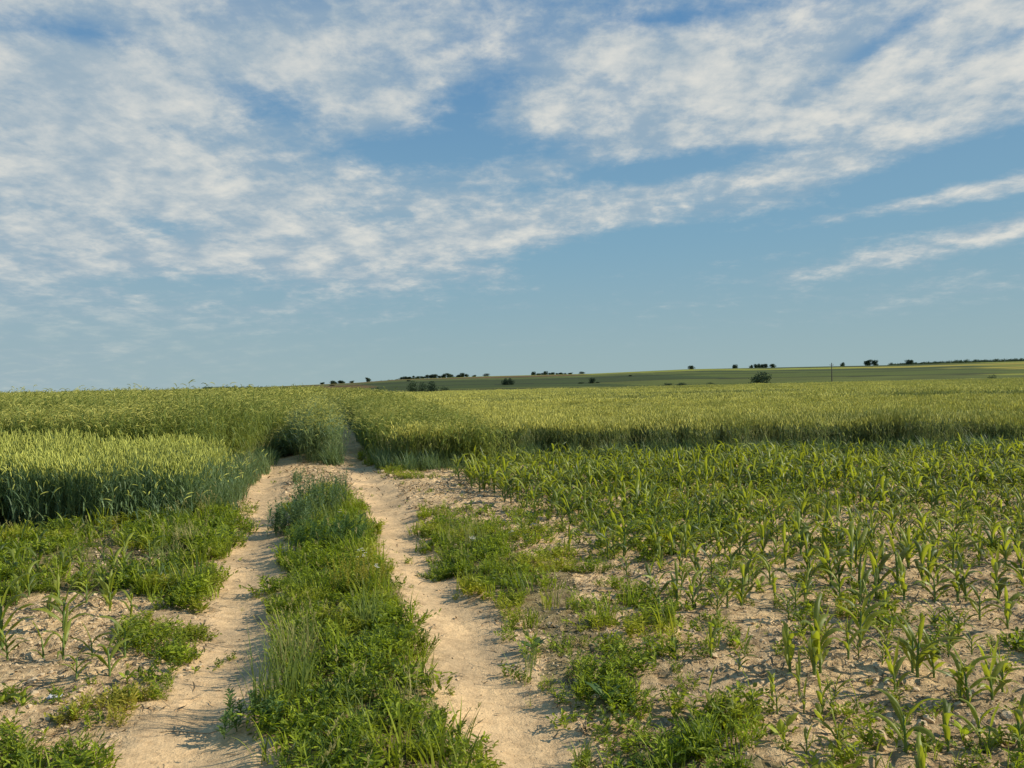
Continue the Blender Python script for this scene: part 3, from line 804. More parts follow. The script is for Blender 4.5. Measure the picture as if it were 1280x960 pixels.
stand('rye_strip', 'strip of blue green rye standing between the two wheel tracks', 'rye', rye_n, rye_f, [M['stripleaf'], M['ryeear']], reg_mid, [(16, 34, 0.26, False), (34, 80, 0.6, True), (80, 150, 1.2, True)],
      hsc=lambda x, y: np.where(x < track_x(y)[0] + .6, np.interp(y, [19, 24, 40], [.30, .55, .8]), np.interp(y, [16, 18, 30], [0.60, 0.76, 0.88])))
def reg_rm(x, y):
    xl, xr = track_x(y)
    d = x - xr
    return (y > np.where(x > -2.6, 15.9, 17.5)) & (d > np.where(x < -4, 0.68, 0.5)) & (d < 1.9 + vnoise(x, y, 8) * 1.2) & (y < 60)
stand('rye_margin', 'shaggy tall grass and rye along the right side of the track', 'rye', rye_n, rye_f, RM, reg_rm, [(15, 34, 0.36, False), (34, 80, 0.8, True), (80, 120, 1.2, True)],
      hsc=lambda x, y: np.interp(y, [15, 20, 40], [0.62, 0.72, 0.85]))

# grass fringes at the foot of the crops
fr = [grass_tuft(46, 0.42, 0.12, 0.0048, a1=(0.6, 1.7)) for _ in range(3)] + [grass_tuft(40, 0.38, 0.12, 0.0045, heads=4) for _ in range(2)]
def reg_fr(x, y):
    xl, xr = track_x(y)
    a = (np.abs(x - left_plot_edge(y) + 0.1 - 0.2 * vnoise(y * 1.3, y * 0, 4)) < 0.36) & (y > 9.7)
    b = (np.abs(y - right_front(x) - 0.15) < 0.45) & (x > xr + 0.4)
    c = (x > xr + 0.42) & (x < xr + 0.85) & (y > 16.5)
    d = (y > 16.3) & (y < 17.0) & (x > xl + 0.85) & (x < xr - 0.3)
    return (a | b | c | d) & (y < 32)
x, y = sample(-16, 18, 9.2, 32, 26, lambda x, y: reg_fr(x, y) & (np.abs(x) < y * 0.85))
n = len(x); print('fringe', n)
scatter('edge_grass', 'dark green long grass fringing the foot of the crops', 'grass', fr, [M['wheatleaf'], M['drygrass']], x, y, gz(x, y, False) - 0.02, rng.uniform(0, 6.28, n), rng.uniform(0.55, 1.35, n), rng.integers(0, 5, n), 0.25)

# ------------------------------------------------------------------ low weeds
wd = [weed_mat_sprig(0.15, 10, 11, 0.070, 0.029, 0.013) for _ in range(2)] + [weed_mat_sprig(0.14, 9, 9, 0.08, 0.037, 0.017)] + [weed_mat_sprig(0.13, 11, 12, 0.11, 0.038, 0.009) for _ in range(2)] \
   + [grass_tuft(20, 0.17, 0.06, 0.0040, a1=(0.6, 1.6)), grass_tuft(16, 0.24, 0.05, 0.0042, a1=(0.4, 1.3), heads=1), broadleaf(9, 0.05, 0.07, 0.032)]
WDM = [M['weed'], M['drygrass']]
def weeds(name, label, polys, dens, smin, smax, edge=0.2, mats=WDM, picks=None, ylim=30, clump=None, protos=None, yfall=9.0, erode=0.0):
    protos = protos or wd
    xs, ys = [], []
    for P in polys:
        g = np.array([G(min(max(a, -900), 2200), b) for a, b in P])
        x0, x1 = g[:, 0].min() - .2, g[:, 0].max() + .2; y0, y1 = max(1.4, g[:, 1].min() - .2), min(ylim, g[:, 1].max() + .2)
        def keep(x, y):
            wx, wy = warp(x, y, edge)
            px, py = proj(wx, wy)
            k = inpoly(px, py, P)
            if erode:
                for e in (-erode, erode):
                    k &= inpoly(*proj(wx + e, wy), P)
            pr = k * np.minimum(1.0, yfall / y)
            if clump is not None: pr = pr * sstep(clump[0], clump[1], fbm(x * clump[2], y * clump[2], 93, 3))
            return pr.astype(float)
        x, y = sample(x0, x1, y0, y1, dens, keep)
        xs.append(x); ys.append(y)
    x = np.concatenate(xs); y = np.concatenate(ys); n = len(x)
    p = np.array(picks if picks is not None else [3, 3, 3, 2, 2, 1.3, 0.7, 0.4], float); p /= p.sum()
    sc = rng.uniform(smin, smax, n) * np.maximum(1, y / 14) * (0.75 + 0.5 * fbm(x * 1.6, y * 1.6, 44, 3))
    print(name, n)
    return scatter(name, label, 'weeds', protos, mats, x, y, gz(x, y) - 0.006, rng.uniform(0, 6.28, n), sc, rng.choice(len(protos), n, p=p), 0.22)
weeds('verge_weeds', 'thick bright green low weeds filling the strip between the wheel tracks', [P_VERGE], 115, 0.55, 1.25, 0.42, erode=0.13, picks=[3, 3, 2.5, 2, 2, 2.2, 1.2, 0.6])
weeds('roadside_weeds', 'dense patches of low green weeds along the right wheel track', [P_RIGHTW, P_RIGHTW2, P_RIGHTW4, P_RIGHTW3], 90, 0.5, 1.05, 0.5, clump=(0.28, 0.58, 2.6))
weeds('field_edge_weeds', 'green weeds spread over the soil between the wheat plot and the left track', [P_LEFTW, P_LEFTW5], 95, 0.8, 1.5, 0.35, picks=[2.5, 2.5, 2.5, 2, 2, 1.5, .8, 1.4], clump=(0.25, 0.5, 1.3))
weeds('corner_weeds', 'broad leaved green weeds in the bottom left corner', [P_LEFTW4], 90, 0.7, 1.1, 0.15, picks=[2, 2, 2, 2, 2, .4, .1, .6])
weeds('low_weed_patch', 'compact patch of low green weeds bulging into the left track', [P_LEFTW2], 110, 0.6, 1.0, 0.2, picks=[3, 3, 3, 1, 1, .3, 0, 0])
weeds('yellowing_weeds', 'flat mat of yellowing weeds beside the left track', [P_LEFTW3], 100, 0.55, 0.85, 0.15, mats=[M['weedyellow'], M['drygrass']], picks=[2, 2, 2, 0, 0, .2, 0, 0])
weeds('mat_edge_weeds', 'green rim of the yellowing weed mat', [[(85, 895), (140, 868), (220, 856), (200, 880), (150, 900), (100, 915)]], 60, 0.5, 0.8, 0.25, picks=[2, 2, 2, 2, 2, .2, 0, 0])
small = [weed_mat_sprig(0.08, 6, 7, 0.05, 0.028, 0.012) for _ in range(3)] + [grass_tuft(9, 0.10, 0.02, 0.0022), broadleaf(5, 0.05, 0.05, 0.022)]
ALL_R = [(760, 1150), (742, 925), (700, 878), (640, 850), (655, 800), (612, 752), (562, 733), (530, 700), (527, 656), (505, 622), (505, 640), (640, 640), (700, 600), (3000, 575), (3000, 1150)]
weeds('scattered_weeds', 'sparse small weeds dotted over the sandy soil of the maize field', [ALL_R], 50, 0.7, 1.6, 0.2, protos=small, picks=[3, 3, 3, 2, 1.6], clump=(0.34, 0.66, 0.9), yfall=9)
STRIP_R = [(700, 878), (655, 800), (612, 752), (562, 733), (530, 700), (527, 680), (640, 672), (720, 690), (800, 740), (880, 800), (960, 860), (960, 925), (870, 960), (740, 925)]
weeds('sparse_weeds', 'patchy low weeds between the right track and the maize', [STRIP_R], 60, 0.6, 1.2, 0.4, clump=(0.36, 0.75, 3.0), picks=[2, 2, 2, 2, 2, 1.6, .8, .6])
weeds('stray_weeds', 'thin stray weeds on the bare soil at the left', [[(-700, 1000), (0, 760), (150, 745), (270, 760), (255, 815), (215, 862), (170, 910), (80, 925), (-700, 1150)]], 40, 0.6, 1.3, 0.2, protos=small, picks=[3, 3, 3, 2, 1.6], clump=(0.4, 0.66, 1.2))
weeds('maize_undergrowth', 'green weeds growing under the denser middle maize rows', [[(690, 600), (740, 580), (900, 575), (1400, 575), (1250, 620), (1000, 640), (900, 690), (800, 690), (740, 650), (700, 630)]], 60, 1.0, 2.0, 0.4, clump=(0.25, 0.8, 1.2), yfall=12, protos=small, picks=[3, 3, 3, 2, 1.6])

gk = [grass_tuft(14, 0.26, 0.05, 0.0026, mat=0, a1=(0.3, 1.2), heads=3) for _ in range(3)] + [grass_tuft(12, 0.22, 0.05, 0.0024, mat=1, a1=(0.3, 1.4), heads=2) for _ in range(2)]
weeds('wild_grass', 'loose grasses with pale seed heads rising out of the green strip', [P_VERGE, P_RIGHTW, P_LEFTW], 16, 0.6, 1.25, 0.3, mats=[M['grass'], M['drygrass']], protos=gk, picks=[3, 3, 3, 1.5, 1.5], clump=(0.40, 0.7, 1.8), erode=0.15)
ALLOVER = [(-900, 1150), (-900, 690), (0, 668), (300, 640), (345, 575), (560, 580), (2200, 575), (2200, 1150)]
weeds('low_sprouts', 'tiny sprouts dotted over all the bare soil and the edges of the ruts', [ALLOVER], 9, 0.4, 0.9, 0.2, protos=small, picks=[3, 3, 3, 2, 1], clump=(0.35, 0.7, 1.1), yfall=7)

# ------------------------------------------------------------------ clods and dead bits
cl = []
for k in range(6):
    mb = MB(); mb.lump((0, 0, 0), 0.012, 0, 40 + k, 0.65, 2 if k < 3 else 1); cl.append(mb)
def bare(x, y):
    xl, xr = track_x(y)
    wx, wy = warp(x, y, .2); px, py = proj(wx, wy)
    trk = inpoly(px, py, P_TL) | inpoly(px, py, P_TR)
    veg = inpoly(px, py, P_VERGE)
    crop = ((x < left_plot_edge(y)) & (y > WHEAT_L_FRONT)) | (y > right_front(x))
    return np.where(crop | veg, 0, np.where(trk, 0.035, 0.25 + 0.75 * sstep(0.42, 0.62, fbm(x * 1.5, y * 1.5, 66, 3)))) * np.minimum(1, 6 / y) * (np.abs(x) < y * 0.85 + 1)
x, y = sample(-9, 13, 2.2, 16.5, 620, bare)
n = len(x); print('clods', n)
s = np.clip(np.exp(rng.normal(-0.75, 0.6, n)), 0.15, 2.4) * np.maximum(1, y / 8)
scatter('soil_clods', 'dry crumbled clods of sandy earth over the field soil', 'soil clods', cl, [M['clod']], x, y, gz(x, y) + s * 0.002, rng.uniform(0, 6.28, n), s, rng.integers(0, 6, n), 0.5)
db = []
for k in range(6):
    mb = MB(); az = 0
    L = U(0.03, 0.09)
    pts = [Vector((t * L, math.sin(t * U(2, 5)) * 0.008, 0.006 + 0.012 * math.sin(t * 3 + k))) for t in np.linspace(0, 1, 5)]
    w = U(0.0012, 0.006)
    mb.ribbon(pts, [w * .4, w, w, w * .8, w * .2], Vector((0, 1, .3)).normalized(), 0); db.append(mb)
def bare2(x, y):
    b = bare(x, y); wx, wy = warp(x, y, .2); px, py = proj(wx, wy)
    trk = inpoly(px, py, P_TL) | inpoly(px, py, P_TR)
    return np.where(trk, 0.10 * np.minimum(1, 6 / y), b)
x, y = sample(-9, 13, 2.2, 16.5, 420, bare2)
n = len(x); print('debris', n)
scatter('plant_debris', 'brown dead leaf and straw bits littering the soil', 'plant debris', db, [M['debris']], x, y, gz(x, y) + 0.001, rng.uniform(0, 6.28, n), rng.uniform(0.5, 1.5, n) * np.maximum(1, y / 8), rng.integers(0, 6, n), 0.25)

# ------------------------------------------------------------------ plants that can be told apart
def on(px, py, dz=-0.01):
    x, y = G(px, py); return (x, y, float(gz(x, y)) + dz)
def tuft_thing(name, px, py, lab, n, H, spr, w, mats, group=None, **k):
    mb = grass_tuft(n, H, spr, w, **k)
    return thing(name, on(px, py), lab, 'grass clump', group, data=mb.mesh(name, mats))
tuft_thing('grass_clump', 352, 885, 'pale long grass clump on the left rim of the green strip', 110, 0.42, 0.14, 0.0035, [M['grass'], M['drygrass']], a1=(0.2, 1.0), heads=8)
tuft_thing('grass_clump', 372, 838, 'yellowish thin grass clump behind the pale long clump on the green strip', 80, 0.30, 0.13, 0.003, [M['drygrass'], M['drygrass']], a1=(0.2, 1.1), heads=6)
tuft_thing('grass_clump', 455, 800, 'upright green grass clump in the middle of the green strip', 50, 0.30, 0.10, 0.004, [M['grass'], M['drygrass']], a1=(0.2, 0.9))
tuft_thing('grass_clump', 405, 665, 'fine grass clump beside the dark bushy weed on the strip', 60, 0.36, 0.14, 0.004, [M['grass'], M['drygrass']], a1=(0.2, 0.9), heads=4)
tuft_thing('grass_clump', 232, 735, 'dark wiry grass clump at the left rim of the left track', 130, 0.30, 0.16, 0.0035, [M['weeddark'], M['drygrass']], a1=(0.5, 1.4))
tuft_thing('grass_clump', 236, 690, 'reddish dry grass clump below the corner of the wheat plot', 90, 0.30, 0.13, 0.004, [M['drygrass'], M['drygrass']], a1=(0.4, 1.2))
tuft_thing('grass_clump', 728, 940, 'spiky dark grass clump at the lower end of the right track', 46, 0.16, 0.03, 0.003, [M['grass'], M['drygrass']], a1=(0.7, 1.5))
def mugwort(px, py, H, lab, mat, n=16, spr=0.18, sc=1.0):
    root = thing('bushy_weed', on(px, py), lab, 'weed')
    stm, lv = MB(), MB()
    for _ in range(n):
        az = U(0, 2 * PI); o = Vector((U(-1, 1) * spr, U(-1, 1) * spr, 0)); h = H * U(0.6, 1.1)
        pts = [o + v for v in arc(0, az, U(0, .15), U(.15, .5), h, 6)]
        stm.tube(pts, [0.003, .0028, .0025, .002, .0017, .0014, .001], 4)
        for k in range(30):
            t = 0.4 + 5.5 * (k + U(0, 1)) / 30; i = min(int(t), 5); p = pts[i].lerp(pts[i + 1], min(t - i, 1))
            a = k * 2.4; e = U(0.1, 0.9)
            lv.leaflet(p, Vector((math.cos(a) * math.cos(e), math.sin(a) * math.cos(e), math.sin(e))), Vector((0, 0, 1)), U(0.035, 0.06) * (1.2 - 0.1 * i) * sc, U(.009, .016) * sc, 0)
    part('stem', stm.mesh('weed_stem', [mat]), root); part('foliage', lv.mesh('weed_foliage', [mat]), root)
    return root
mugwort(395, 650, 0.52, 'tall dark grey green bushy weed at the far part of the green strip', M['wheatleaf'], 60, 0.30, 1.3)
mugwort(368, 668, 0.40, 'lower dark weed on the left of the tall bushy one', M['wheatleaf'], 50, 0.24, 1.3)
mugwort(428, 640, 0.55, 'slender upright weed with seedy top right of the tall bushy one', M['wheatleaf'], 5, 0.06)
mugwort(415, 690, 0.26, 'spreading dark green weed in front of the tall bushy one', M['weeddark'], 60, 0.34, 1.2)
mugwort(450, 745, 0.30, 'pale yellowish flowering weed in the middle of the green strip', M['weedyellow'], 34, 0.20, 0.7)
mugwort(375, 606, 0.24, 'small weed at the far tip of the green strip', M['wheatleaf'], 12, 0.12)
mugwort(755, 862, 0.17, 'leafy bright green weed in the big patch right of the right track', M['weed'], 26, 0.15)
mugwort(322, 905, 0.17, 'dark weed leaning over the left track from the green strip', M['weeddark'], 16, 0.14)
# large leaved docks
for (px, py, lab, H, LL, LW, n) in [(757, 880, 'small dock with two wide oval leaves under the leafy weed', 0.07, 0.11, 0.06, 5), (668, 812, 'dock with dull dark leaves on the right weed patch', 0.06, 0.09, 0.055, 6)]:
    mb = broadleaf(n, H, LL, LW); root = thing('dock_plant', on(px, py), lab, 'dock plant', data=mb.mesh('dock_plant', [M['weeddark']], True))
# white flower heads (umbels / chamomile)
def flower(px, py, H, lab, heads=6):
    root = thing('white_flower', on(px, py), lab, 'flower', 'white flowers in the weeds')
    stm, pt, yk = MB(), MB(), MB()
    for k in range(heads):
        az = U(0, 2 * PI); pts = [Vector((0, 0, 0)) + v for v in arc(0, az, .02, U(.1, .4), H * U(.85, 1.05), 4)]
        stm.tube(pts, [.0018, .0016, .0014, .0012, .001], 4)
        c = pts[-1]
        for q in range(9):
            a = q * 2 * PI / 9
            pt.leaflet(c, Vector((math.cos(a), math.sin(a), .12)), Vector((0, 0, 1)), 0.014, 0.007, 0)
        yk.lump(tuple(c + Vector((0, 0, .002))), 0.0045, 0, q, .6, 1)
    part('stem', stm.mesh('flower_stem', [M['grass']]), root); part('petals', pt.mesh('flower_petals', [M['petal']]), root); part('flower_centre', yk.mesh('flower_centre', [M['yolk']]), root)
flower(450, 735, 0.30, 'cluster of white flowers above the pale weed on the green strip', 9)
flower(473, 748, 0.24, 'few white flowers right of the pale weed on the green strip', 4)
flower(590, 700, 0.22, 'white flowers in the weed patch right of the right track', 8)
flower(640, 690, 0.2, 'single small white flowers behind the right weed patch', 3)
flower(425, 665, 0.2, 'tiny white flower beside the dark bushy weed', 3)

# scrap of litter
def litter():
    root = thing('litter_scrap', on(68, 868, 0.004), 'crumpled white plastic scrap with dark print on the bare soil at left', 'litter', rz=0.3, scale=0.72)
    mb = MB(); n = 9
    for j in range(n):
        for i in range(n):
            u, v = i / (n - 1) - .5, j / (n - 1) - .5
            r = 1 + 0.25 * math.sin(5 * math.atan2(v, u))
            mb.v.append(Vector((u * 0.085 * r, v * 0.07 * r, 0.012 + 0.018 * float(fbm(u * 6 + 3, v * 6 + 9, 3, 3)) + 0.02 * abs(u * v) * 4 + U(-.004, .004))))
    for j in range(n - 1):
        for i in range(n - 1):
            a = j * n + i; mb.f.append((a, a + 1, a + 1 + n, a + n)); mb.m.append(0)
    part('wrapper', mb.mesh('wrapper', [M['paper']]), root)
    mb = MB(); mb.lump((-0.005, -0.022, 0.034), 0.013, 0, 4, .5, 2)
    part('printed_patch', mb.mesh('printed_patch', [M['paperdark']]), root)
litter()
# dead maize stubble lying in the dug soil
def stubble(px, py, lab, n, L, seed):
    random.seed(seed); mb = MB()
    for k in range(n):
        az = U(0, 2 * PI)
        pts = arc(0.01, az, U(.5, 1.2), U(1.6, 2.2), L * U(.6, 1.2), 5, U(-.2, .2))
        mb.ribbon(pts, [0.003, 0.007, .008, .006, .004, .001], Vector((-math.sin(az), math.cos(az), 0)), 0, fold=.4)
    thing('dead_leaf_heap', on(px, py, 0.0), lab, 'dead leaves', data=mb.mesh('dead_leaf_heap', [M['debris']]))
stubble(862, 906, 'brown curled dead leaves on dug soil at lower middle right', 12, 0.12, 5)
stubble(732, 905, 'small brown dead leaf bundle at the rim of the right track', 6, 0.08, 6)
random.seed(99)
tw = MB(); tw.tube([Vector((-.28, 0, .008)), Vector((-.1, .02, .02)), Vector((.1, 0, .012)), Vector((.3, .03, .06))], [.001, .002, .0025, .003], 5)
thing('dry_twig', on(235, 908, 0.0), 'long thin dry twig lying across the left track', 'twig', data=tw.mesh('dry_twig', [M['debris']]))

# ------------------------------------------------------------------ far trees and bushes
def crown_mesh(seed, lobes, nf, leaf, squash=1.0, conical=False):
    """crown filling about a 1 x 1 x 1 box standing on z=0"""
    random.seed(seed); mb = MB()
    L = []
    for k in range(lobes):
        a = U(0, 2 * PI); r = U(0, .28); z = U(.12, .8)
        if conical: r *= (1 - z)
        L.append((r * math.cos(a), r * math.sin(a), z, U(.14, .26) * (1.15 - .3 * abs(z - .5)) * (1.3 - z if conical else 1)))
    for k in range(nf):
        x, y, z, r = L[k % lobes]
        d = Vector((random.gauss(0, 1), random.gauss(0, 1), random.gauss(0, 1))).normalized()
        p = Vector((x, y, z)) + d * r * U(.55, 1.08)
        if p.z < 0.02: p.z = 0.02
        nn = Vector((random.gauss(0, 1), random.gauss(0, 1), random.gauss(0, 1))).normalized()
        dd = nn.orthogonal()
        mb.leaflet(p, dd, nn, leaf * U(.7, 1.4), leaf * U(.6, 1.0), 0)
    for v in mb.v: v.z *= squash
    return mb
def trunk_mesh(seed):
    random.seed(seed); mb = MB()
    mb.tube([Vector((0, 0, -.05)), Vector((.01, 0, .3)), Vector((0, .01, .6)), Vector((.01, 0, .85))], [.035, .026, .018, .006], 6)
    for k in range(4):
        a = U(0, 6.28); mb.tube([Vector((0, 0, .35 + .1 * k)), Vector((math.cos(a) * .2, math.sin(a) * .2, .55 + .1 * k))], [.014, .005], 5)
    return mb.mesh('trunk', [M['bark']], True)
crowns = [crown_mesh(200 + k, 12, 1500, .07).mesh('crown', [M['tree']]) for k in range(4)]
ccone = [crown_mesh(210 + k, 10, 1000, .06, conical=True).mesh('crown', [M['tree']]) for k in range(2)]
bushm = [crown_mesh(220 + k, 14, 1500, .05).mesh('crown', [M['tree']]) for k in range(3)]
trunks = [trunk_mesh(230 + k) for k in range(2)]
def tree(px, py, hpx, wpx, D, lab, group, kind='round', name='far_tree', cat='tree', lift=0.12):
    """foot at (px, py) seen at depth D; sizes in pixels"""
    x, y, z = ray(px, py, D)
    h = hpx * 1.15 / F * D; w = wpx * 1.15 / F * D
    zg = float(gz(x, y, False)); z0 = zg if abs(zg - z) < 4 else zg
    top = z + h
    h = max(top - z0, h * 0.6)
    root = thing(name, (x, y, z0 - .1), lab, cat, group, U(0, 6), 1.0)
    if kind == 'bush':
        c = part('foliage', random.choice(bushm), root); c.scale = (w * 1.2, w * 1.2, h * 1.12); c.location = (0, 0, -h * .08)
    else:
        c = part('crown', random.choice(ccone if kind == 'cone' else crowns), root)
        c.scale = (w * 1.4, w * 1.4, h * 1.1); c.location = (0, 0, -h * .10)
        t = part('trunk', random.choice(trunks), root); t.scale = (h * .8, h * .8, h * .9)
D1 = 1600
random.seed(5)
tree(1085, 458.5, 8, 8, D1, 'left and wider one of two round trees side by side on the skyline', 'two skyline trees')
tree(1094, 458, 7.5, 7, D1, 'right and narrower one of two round trees side by side on the skyline', 'two skyline trees')
tree(1053, 458, 5, 5, D1, 'small ball shaped tree right of the wooden pole on the skyline', None)
tree(1136, 457, 7, 8, D1, 'round tree standing out at the left end of the woodland', None)
tree(1114, 456.5, 3, 4, D1, 'tiny bush left of the woodland on the skyline', None, 'bush', 'far_bush', 'bush')
tree(864, 464, 6.5, 7.5, D1, 'lone round tree on the crest of the middle hill', None)
tree(919, 460.5, 5, 5.5, D1, 'lone small tree left of the clustered skyline trees', None)
tree(939, 460, 4, 3.5, D1, 'smallest tree at the left of the skyline cluster above the dark thicket', None)
for k, (px, h) in enumerate([(945, 5), (949, 5.5), (953, 4.6), (957, 5)]):
    tree(px, 460, h, 5, D1, 'one of the touching trees in the skyline cluster above the dark thicket', 'skyline tree cluster')
tree(966, 460, 5, 6.5, D1, 'separate round tree at the right end of the skyline cluster', None)
tree(953, 481, 14, 29, 230, 'big dark domed thicket standing at the far rim of the wheat', None, 'bush', 'dark_thicket', 'thicket')
tree(836, 482.5, 5, 11, 190, 'low dark bush at the far rim of the wheat, left of the thicket', None, 'bush', 'low_bush', 'bush')
tree(852, 482.5, 4, 14, 190, 'brownish flat bush next to the low dark bush at the rim of the wheat', None, 'bush', 'low_bush', 'bush')
tree(888, 481.8, 4, 9, 190, 'small dark bush between the flat bush and the thicket', None, 'bush', 'low_bush', 'bush')
tree(1240, 472, 3.2, 11, 260, 'flat dark bush at the far rim of the wheat near the right edge', None, 'bush', 'low_bush', 'bush')
tree(517, 488, 10, 15, 420, 'left, darkest lump of the thicket below the skyline trees', 'thicket below the skyline trees', 'bush', 'dark_thicket', 'thicket')
tree(528, 487.5, 8, 14, 430, 'middle lump of the thicket below the skyline trees', 'thicket below the skyline trees', 'bush', 'dark_thicket', 'thicket')
tree(540, 487, 9, 15, 440, 'taller bluish lump of the thicket below the skyline trees', 'thicket below the skyline trees', 'bush', 'dark_thicket', 'thicket')
tree(557, 486, 5, 14, 440, 'low right end of the thicket below the skyline trees', 'thicket below the skyline trees', 'bush', 'dark_thicket', 'thicket')
tree(740, 479.5, 7, 7, 900, 'lone dark tree on the slope below the right skyline row', None)
tree(747, 480, 3, 6, 900, 'little bush touching the lone tree on the slope', None, 'bush', 'far_bush', 'bush')
tree(726, 481, 2.5, 9, 900, 'flat dark bush left of the lone slope tree', None, 'bush', 'far_bush', 'bush')
tree(631, 479, 6.5, 6, 900, 'left one of the slope trees below the gap in the skyline rows', None)
tree(639, 479, 6.5, 7, 900, 'right one of the slope trees below the gap in the skyline rows', None)
tree(788, 475, 3.5, 5, 1100, 'tiny shrub on the open slope right of the lone tree', None, 'bush', 'far_bush', 'bush')
rw = [(502, 3.5), (507, 4), (512, 3.2), (517, 4.4), (522, 3.8), (528, 3.4), (534, 5.8), (539, 5.2), (544, 5.6), (549, 4), (555, 6), (561, 6.2), (565, 4.6), (573, 4.4), (578, 6.2), (583, 5.4)]
for k, (px, h) in enumerate(rw):
    tree(px, np.interp(px, [500, 585], [474.6, 472.5]), h, 6.5, D1, ('low dark tree in the left half' if px < 530 else 'taller dark tree in the right half') + ' of the long skyline row', 'long row of skyline trees', 'cone' if k % 3 == 0 else 'round')
tree(593, 472.3, 3.5, 5, D1, 'small tree just right of the long skyline row', None)
tree(608, 472, 4.5, 9, D1, 'wide low tree standing apart right of the long skyline row', None, 'bush', 'far_bush', 'bush')
tree(667, 469.5, 5, 5, D1, 'first tree at the left end of the right skyline row', None)
for k, (px, h) in enumerate([(673, 3), (678, 3.4), (682, 5.6), (687, 3.8), (691, 4), (696, 3.4), (701, 3.6), (707, 3), (713, 3.2)]):
    tree(px, 469.6, h, 5.5, D1, 'small dark tree in the dense part of the right skyline row' if px != 682 else 'tallest tree of the right skyline row', 'right row of skyline trees', 'cone' if k % 2 else 'round')
tree(727, 469, 4, 8, D1, 'broad tree ending the right skyline row', None, 'bush', 'far_bush', 'bush')
tree(391, 486.5, 4.5, 6, 700, 'dark bush nearest the end of the track on the far field', None, 'bush', 'far_bush', 'bush')
tree(403, 483, 4, 5, D1, 'small round tree left of the group above the track end', None)
tree(417, 481.5, 5.5, 9, D1, 'wide round tree, left one of the group above the track end', 'group above the track end')
tree(425, 481.5, 5.5, 5, D1, 'slim middle tree of the group above the track end', 'group above the track end')
tree(428.5, 481.5, 5.5, 5, D1, 'right slim tree of the group above the track end', 'group above the track end')
tree(440, 481, 4.5, 5, D1, 'small tree right of the group above the track end', None)
tree(460, 479.5, 7, 5.5, D1, 'upright dark tree standing alone left of the long skyline row', None)
tree(415, 484.5, 3, 8, 1200, 'low hedge bush under the group above the track end', None, 'bush', 'far_bush', 'bush')
tree(511, 480, 3.5, 6, 1200, 'bush on the slope under the long skyline row', None, 'bush', 'far_bush', 'bush')
tree(472, 486.5, 2.5, 5, 700, 'small bush low on the slope left of the big thicket', None, 'bush', 'far_bush', 'bush')

def wood(name, label, line, D, n, hpx, seed):
    random.seed(seed); mb = MB()
    ln = np.array(line, float)
    for k in range(n):
        t = U(0, 1); px = ln[0, 0] + (ln[-1, 0] - ln[0, 0]) * t
        py = np.interp(px, ln[:, 0], ln[:, 1]); hh = np.interp(px, ln[:, 0], ln[:, 2]) * (0.75 + 0.4 * float(vnoise(px / 5, 0.5, seed))) * U(.7, 1.05)
        d = D + U(-30, 60)
        x, y, z = ray(px, py, d)
        H = hh / F * d; r = U(3, 5.5)
        zz = z + U(0.05, 1) * H - r * .5
        for q in range(40):
            v = Vector((random.gauss(0, 1), random.gauss(0, 1), random.gauss(0, 1))).normalized()
            nn = Vector((random.gauss(0, 1), random.gauss(0, 1), random.gauss(0, 1))).normalized()
            mb.leaflet(Vector((x, y, zz)) + v * r * U(.4, 1), nn.orthogonal(), nn, 1.7, 1.3, 0)
    o = thing(name, (0, 0, 0), label, 'woodland', data=mb.mesh(name, [M['tree']])); o['kind'] = 'stuff'
wood('woodland', 'dark line of distant woodland along the skyline at the right', [(1110, 457, 1.2), (1140, 456, 2.5), (1200, 454.5, 3.8), (1280, 452.5, 5.0), (1400, 450, 6)], 1620, 900, 4, 7)
wood('distant_treeline', 'thin dark treeline low on the horizon beyond the rye', [(255, 486.5, 2.4), (300, 486.5, 3.2), (330, 486, 2.0), (380, 485, 1.8), (425, 483, .8)], 1500, 420, 3, 8)
wood('distant_hedge', 'flat dark hedge on the skyline left of the long tree row', [(462, 478.8, 1.2), (490, 477, 1.8), (503, 476, 1)], 1600, 90, 2, 9)

# ------------------------------------------------------------------ wooden pole
def pole():
    D = 230; x, y, z = ray(1040, 479, D)
    zg = float(gz(x, y, False)); top = ray(1040, 453.5, D)[2]
    root = thing('utility_pole', (x, y, zg), 'thin dark wooden power pole rising above the far wheat rim', 'pole')
    mb = MB(); mb.tube([Vector((0, 0, -.3)), Vector((0, 0, top - zg))], [.17, .11], 10); part('post', mb.mesh('post', [M['pole']], True), root)
    mb = MB(); h = top - zg - .7
    mb.tube([Vector((-.55, 0, h)), Vector((.55, 0, h))], [.05, .05], 6); part('crossarm', mb.mesh('crossarm', [M['pole']]), root)
    for xx in (-.5, .5):
        mb = MB(); mb.tube([Vector((xx, 0, h + .05)), Vector((xx, 0, h + .14)), Vector((xx, 0, h + .28))], [.03, .07, .04], 8); part('insulator', mb.mesh('insulator', [M['ceramic']], True), root)
pole()

